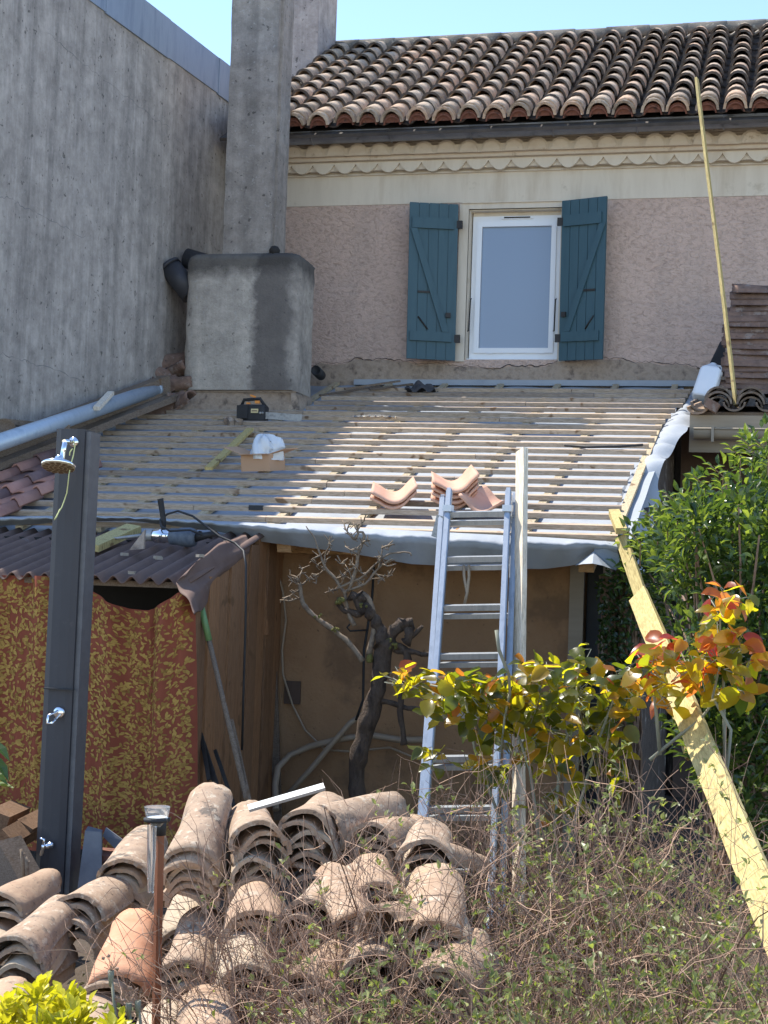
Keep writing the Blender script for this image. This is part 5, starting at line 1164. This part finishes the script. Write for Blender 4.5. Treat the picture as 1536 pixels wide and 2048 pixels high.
for x, y in ((1352,1055),(1290,1025),(1385,950),(1365,1000),(1310,1015),(1455,890),(1420,930),(1510,880),(1255,1062),(1330,985),(1480,875)):   # long leading shoots
    p0 = W(x+25, y+70, 7.5); p2 = W(x, y, 7.4); p1 = L3(p0, p2, .5)+V((.03,0,.03)); br.tube([p0, p1, p2], .0028, 4)
    for k in range(9):
        t = .2+.8*k/9; p = L3(L3(p0, p1, t), L3(p1, p2, t), t); b.tint = r.uniform(.7, 1)
        b.leaf(p, V((1 if k % 2 else -1, r.uniform(-.4,.4), .6)), V((0,-.4,1)), .05, .024, .3, .25)
b.build('leaves', l_bush, bush); br.build('branches', m_twig, bush)

def broadleaf(name, label, seedv, clumps, base, Y, nleaf, size, stems, tints, dk=.34):
    r = random.Random(seedv); t_ = thing(name, label, 'shrub', V((base.x, base.y, 0))); b = MB(); s = MB()
    for (x, y, rx, ry, k) in clumps:
        for _ in range(int(nleaf*k)):
            while True:
                ox, oy = r.uniform(-1,1), r.uniform(-1,1)
                if ox*ox+oy*oy < 1: break
            p = W(x+ox*rx*1.1, y+oy*ry*1.35-4, Y+r.uniform(-.2, .2)); q = r.random()
            lo, hi = tints
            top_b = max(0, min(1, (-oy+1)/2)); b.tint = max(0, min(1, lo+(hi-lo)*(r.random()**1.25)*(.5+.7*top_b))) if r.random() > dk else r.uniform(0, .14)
            d = V((r.uniform(-1,1), r.uniform(-.9,.5), r.uniform(-.9,.5))); nn = V((r.uniform(-.7,.7), r.uniform(-.8,.2), .75)); L_ = size*r.uniform(.7, 1.35)
            b.rleaf(p, d, nn, L_, L_*r.uniform(.62, .85), r.uniform(.05, .3), r.uniform(-.1, .5), r.uniform(-.2, .2))
            if r.random() < .5: s.tube([p, p-d.normalized()*.035+V((0,.0,-.02)), W(x+ox*rx*.3, y+ry*.6, Y)], [.0016,.002,.003], 3)
    for st in stems: s.tube([W(x, yy, YY) for x, yy, YY in st], [.009-.005*i/len(st) for i in range(len(st))], 6)
    b.build('leaves', l_autumn, t_); s.build('stems', m_stem, t_); return t_
c1 = [(985,1560,30,26,.12),(1105,1610,50,35,.16),(1200,1580,50,40,.16),(870,1500,26,30,.14),(1250,1540,30,30,.12),(1030,1480,60,45,.45),(1130,1540,60,40,.35),(1230,1470,45,50,.4),(820,1362,50,18,.5),(890,1378,60,24,.8),(905,1430,60,22,.45),(960,1378,60,26,.8),(985,1400,50,35,.5),(1020,1385,40,30,.5),(1075,1400,45,30,.5),(1100,1345,55,28,.65),(1160,1320,30,28,.22),(1150,1375,60,25,.5),(1220,1392,60,26,.65),(1240,1365,45,20,.4),(1080,1440,80,35,.7),(1170,1450,80,40,.55),(1090,1500,50,30,.4),(985,1530,35,22,.22),(970,1450,40,25,.3),(1190,1510,60,40,.3),(1090,1660,16,20,.10),(935,1520,14,20,.08)]
sb = W(1090, 1800, 6.9)
st1 = [[(1080,1800,6.9),(1075,1650,6.85),(1060,1540,6.85),(1030,1450,6.85),(960,1390,6.85),(860,1370,6.85)], [(1090,1800,6.9),(1110,1650,6.9),(1120,1520,6.9),(1150,1420,6.9),(1160,1310,6.9)], [(1095,1800,6.9),(1150,1640,6.9),(1190,1500,6.9),(1230,1390,6.9)], [(993,1260,6.7),(998,1300,6.7),(1018,1350,6.75),(1020,1390,6.8),(1010,1430,6.8),(1002,1500,6.8)], [(1080,1700,6.9),(1000,1640,6.9),(950,1500,6.9),(930,1400,6.85)]]
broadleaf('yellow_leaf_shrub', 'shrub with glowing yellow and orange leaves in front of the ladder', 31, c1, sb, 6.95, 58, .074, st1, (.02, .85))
c2 = [(1300,1330,35,25,.35),(1290,1365,30,20,.2),(1340,1310,40,25,.3),(1390,1320,45,35,.5),(1440,1300,50,40,.6),(1440,1215,22,22,.28),(1480,1210,18,15,.15),(1480,1330,40,30,.35),(1500,1385,25,20,.15),(1400,1370,50,25,.3),(1335,1400,30,20,.15),(1445,1180,6,8,.05)]
st2 = [[(1440,1700,6.3),(1440,1600,6.3),(1455,1530,6.3),(1462,1460,6.3),(1440,1420,6.3),(1425,1395,6.3),(1440,1330,6.3),(1440,1230,6.3)], [(1452,1700,6.35),(1448,1420,6.35),(1446,1300,6.35)], [(1300,1520,6.4),(1360,1470,6.4),(1400,1440,6.4),(1430,1400,6.4)], [(1320,1510,6.4),(1310,1400,6.4),(1295,1350,6.4)]]
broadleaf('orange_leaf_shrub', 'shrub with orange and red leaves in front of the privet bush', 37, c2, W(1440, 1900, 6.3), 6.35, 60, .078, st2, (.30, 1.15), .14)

# dry twiggy shrubs in the foreground, each its own plant
def wander(r, p, d, n, step, curl, sag):
    pts = [p.copy()]; d = d.normalized()
    for _ in range(n):
        d = (d+rv(r)*curl+V((0,0,-sag))).normalized(); p = p+d*step; p.z = max(p.z, .02); pts.append(p.copy())
    return pts
def twiggy(label, seedv, bx, by, Y, wide, high, n_, leaves, lsize=.022, dens=5):
    r = random.Random(seedv); base = W(bx, by, Y); base.z = 0; t_ = thing('twiggy_shrub', label, 'shrub', base, 'dry twiggy shrubs in the foreground'); s = MB(); b = MB(); n = int(n_*.8)
    for i in range(n):
        a = r.uniform(0, 6.283); h = high*r.uniform(.45, 1.1); p = base+V((r.uniform(-1,1)*wide*.55, r.uniform(-1,1)*.25, 0)); s.tint = r.random()
        d = V((math.cos(a)*.55, math.sin(a)*.35, 1)); nseg = 9; pts = wander(r, p, d, nseg, h/7.5, .22, .035); r0 = r.uniform(.0012, .0026) if r.random() < .82 else r.uniform(.003, .0062)
        s.tube(pts, [r0*(1-.7*k/nseg) for k in range(nseg+1)], 3)
        for _ in range(dens):
            k = r.randrange(2, nseg); s.tint = r.random(); q = wander(r, pts[k], rv(r)+V((0,0,.5)), 5, r.uniform(.025, .065), .38, .03); s.tube(q, [.0014,.0013,.0011,.001,.0008,.0007], 3)
            if r.random() < leaves*.42:
                for m in range(r.randrange(4, 9)):
                    pp = q[r.randrange(3, 6)]+rv(r)*.006; b.tint = r.random(); L_ = lsize*r.uniform(.6, 1.5); b.leaf(pp, rv(r)+V((0,-.2,.6)), V((r.uniform(-.5,.5),-.5,1)), L_, L_*.5, .25, .15)
    s.build('twigs', m_twig, t_)
    if b.v: b.build('leaves', l_small, t_)
    return t_
tsp = [('dry twiggy shrub arching over the left part of the tile heap, almost leafless', 101, 590, 2100, 4.75, .6, .72, 260, .05),
       ('dry twiggy shrub in front of the middle of the tile heap', 102, 740, 2100, 4.75, .6, .80, 300, .15),
       ('twiggy shrub at the bottom centre with scattered small green leaves', 103, 900, 2150, 4.4, .55, .58, 210, .9),
       ('dry twiggy shrub before the ladder foot', 104, 950, 1950, 5.7, .5, .80, 190, .12),
       ('tall dry twiggy shrub under the yellow leaf shrub, right of the upright batten', 105, 1130, 1950, 5.9, .55, .92, 210, .8),
       ('tall twiggy shrub with pale leaf tufts left of the wide yellow plank', 106, 1260, 1950, 5.8, .5, .9, 200, 1.0),
       ('green-leaved twiggy shrub at the bottom right of centre', 107, 1100, 2150, 4.3, .55, .62, 230, 1.2),
       ('green-leaved twiggy shrub at the bottom right under the yellow plank', 108, 1330, 2150, 4.4, .55, .70, 250, 1.25),
       ('twiggy shrub at the right edge in front of the wide plank', 109, 1480, 2100, 4.9, .5, 1.0, 130, .9),
       ('low twiggy shrub with long arching stems at the bottom, left of centre', 110, 640, 2200, 4.1, .5, .45, 260, .3)]
for (lab, sd_, bx_, by_, Y_, wd_, hi_, n_, lf_) in tsp: twiggy(lab, sd_, bx_, by_, Y_, wd_, hi_, n_, lf_)
# leaf litter and low growth: nobody could count it
r = random.Random(77); b = MB(); s = MB()
for i in range(2600):
    x, Y = r.uniform(-2.6, 1.6), r.uniform(3.6, 8.6); b.tint = r.random(); p = V((x, Y, r.uniform(.005, .09))); L_ = r.uniform(.015, .04); b.leaf(p, rv(r)+V((0,0,.3)), V((r.uniform(-.6,.6), -.5, 1)), L_, L_*.5, .25, .1)
o = b.build('ground_cover', l_small); tag(o, 'low green weeds and leaf litter under the shrubs', 'weeds', kind='stuff')
# golden euonymus
r = random.Random(41); eu = thing('golden_shrub', 'golden yellow leaved shrub in the bottom left corner', 'shrub', W(60, 2100, 4.0)*1.0); b = MB(); s = MB()
WL[eu.name] = V(eu.location)
for (x, y) in ((15,2015),(40,2032),(75,1985),(95,2010),(62,2040),(110,2040),(130,1998),(150,2030),(165,2020),(120,2055),(20,2055),(85,2065),(160,2055),(45,2010),(-10,2040),(142,2068),(235,2062),(228,2068)):
    Y = 4.0+r.uniform(-.12, .12); c = W(x, y, Y); s.tube([c, c+V((r.uniform(-.02,.02), 0, -.25))], .002, 4)
    for k in range(30):
        o = rv(r); b.tint = r.random(); d = V((o.x, o.y, abs(o.z)*.9+.25)); b.rleaf(c+o*.022+V((0,0,r.uniform(-.03,.015))), d, V((-o.x,-o.y,1)), r.uniform(.028, .044), r.uniform(.020, .027), .3, -.15)
b.build('leaves', l_gold, eu); s.build('stems', m_stem, eu)
# dry seed-head stems
for i, (x0, y0, x1, y1, lab) in enumerate(((222,1945,240,2120,'tallest green stalk with dry seed head left of the rust brown stake'), (258,2010,268,2120,'shorter green stalk with dark seed head nearest the rust brown stake'), (276,2005,290,2120,'short green stalk with seed head right beside the rust brown stake'))):
    b = MB(); b.tube([W(x0, y0, 4.1), W(x1, y1, 4.1)], [.004, .0055], 6); b.tube([W(x0, y0+28, 4.1), W(x0, y0+8, 4.1), W(x0, y0-4, 4.1)], [.005, .0085, .009], 7); c = W(x0, y0-4, 4.1); r = random.Random(50+i)
    b.mi = 1
    for k in range(12):
        d = (rv(r)+V((0,0,.8))).normalized(); b.tube([c, c+d*.025, c+d*r.uniform(.03, .045)], [.0012,.001,.0008], 3)
        if r.random() < .4: b.lathe(c+d*.04, d, [(0,-.006),(.006,0),(0,.008)], 6)
    one(b, 'seed_head', [m_stem, m_twig], lab, 'seed head', 'dry seed heads at the bottom left')
b = MB(); s = W(44, 1700, 6.4)
for x0, x1, y0 in ((42,46,1698),(52,54,1714)): b.tube([W(x0, y0, 6.4), W(x0+3, y0+20, 6.4), W(x1+2, 1770, 6.4)], [.006,.008,.008], 6); b.tube([W(x0+2, y0+18, 6.4), W(x0+7, y0+8, 6.4)], .004, 5)
one(b, 'dead_plant', m_palebark, 'knobbly dead stem standing left of the shower column foot', 'stem')
# leaves reaching in at the left edge
r = random.Random(9); lt = thing('laurel_twig', 'glossy laurel twig reaching in at the left edge', 'twig', W(-60, 1700, 3.8)); b = MB()
for (x, y, dx, dz, tn) in ((-25,1572,1,.12,.9),(-20,1480,.8,-.5,.3),(-15,1510,.9,-.9,.2),(-30,1540,.9,-.3,.5)):
    b.tint = tn; b.leaf(W(x, y, 3.8), V((dx, -.2, dz)), V((0,-.3,1)), .085, .03, .2, .1)
b.build('leaves', l_bush, lt); s = MB(); s.tube([W(-25, 1572, 3.8), W(-40, 1640, 3.8), W(-60, 1800, 3.8), V((W(-60,1800,3.8).x, 3.8, 0))], .004, 5); s.build('stem', m_stem, lt)
# dead ivy on the post
r = random.Random(61); iv = thing('dead_ivy', 'tangle of dead ivy stems climbing the post right of the door', 'climber', W(1225, 1800, 9.15)); b = MB()
ivb = V(iv.location); 
for i in range(95):
    x = 1212+r.uniform(-6, 62); pts = [W(x+r.uniform(-7, 7)+8*math.sin(k*.8+i), 1790-k*(640 if i % 3 else 420)/9, 9.12+r.uniform(-.06, .05)) for k in range(10)]; b.tube(pts, [r.uniform(.003, .012)]*10, 4)
b.build('stems', m_ivybark, iv); b = MB()
for i in range(520):
    b.tint = r.random()*.35; y = r.triangular(1130, 1500, 1190); p = W(1230+r.uniform(-32, 40), y, 9.05+r.uniform(-.08, .08)); b.leaf(p, rv(r), V((0,-.6,.6)), r.uniform(.03, .055), .028, .2, .2)
b.build('leaves', l_bush, iv)
bpy.context.view_layer.update()
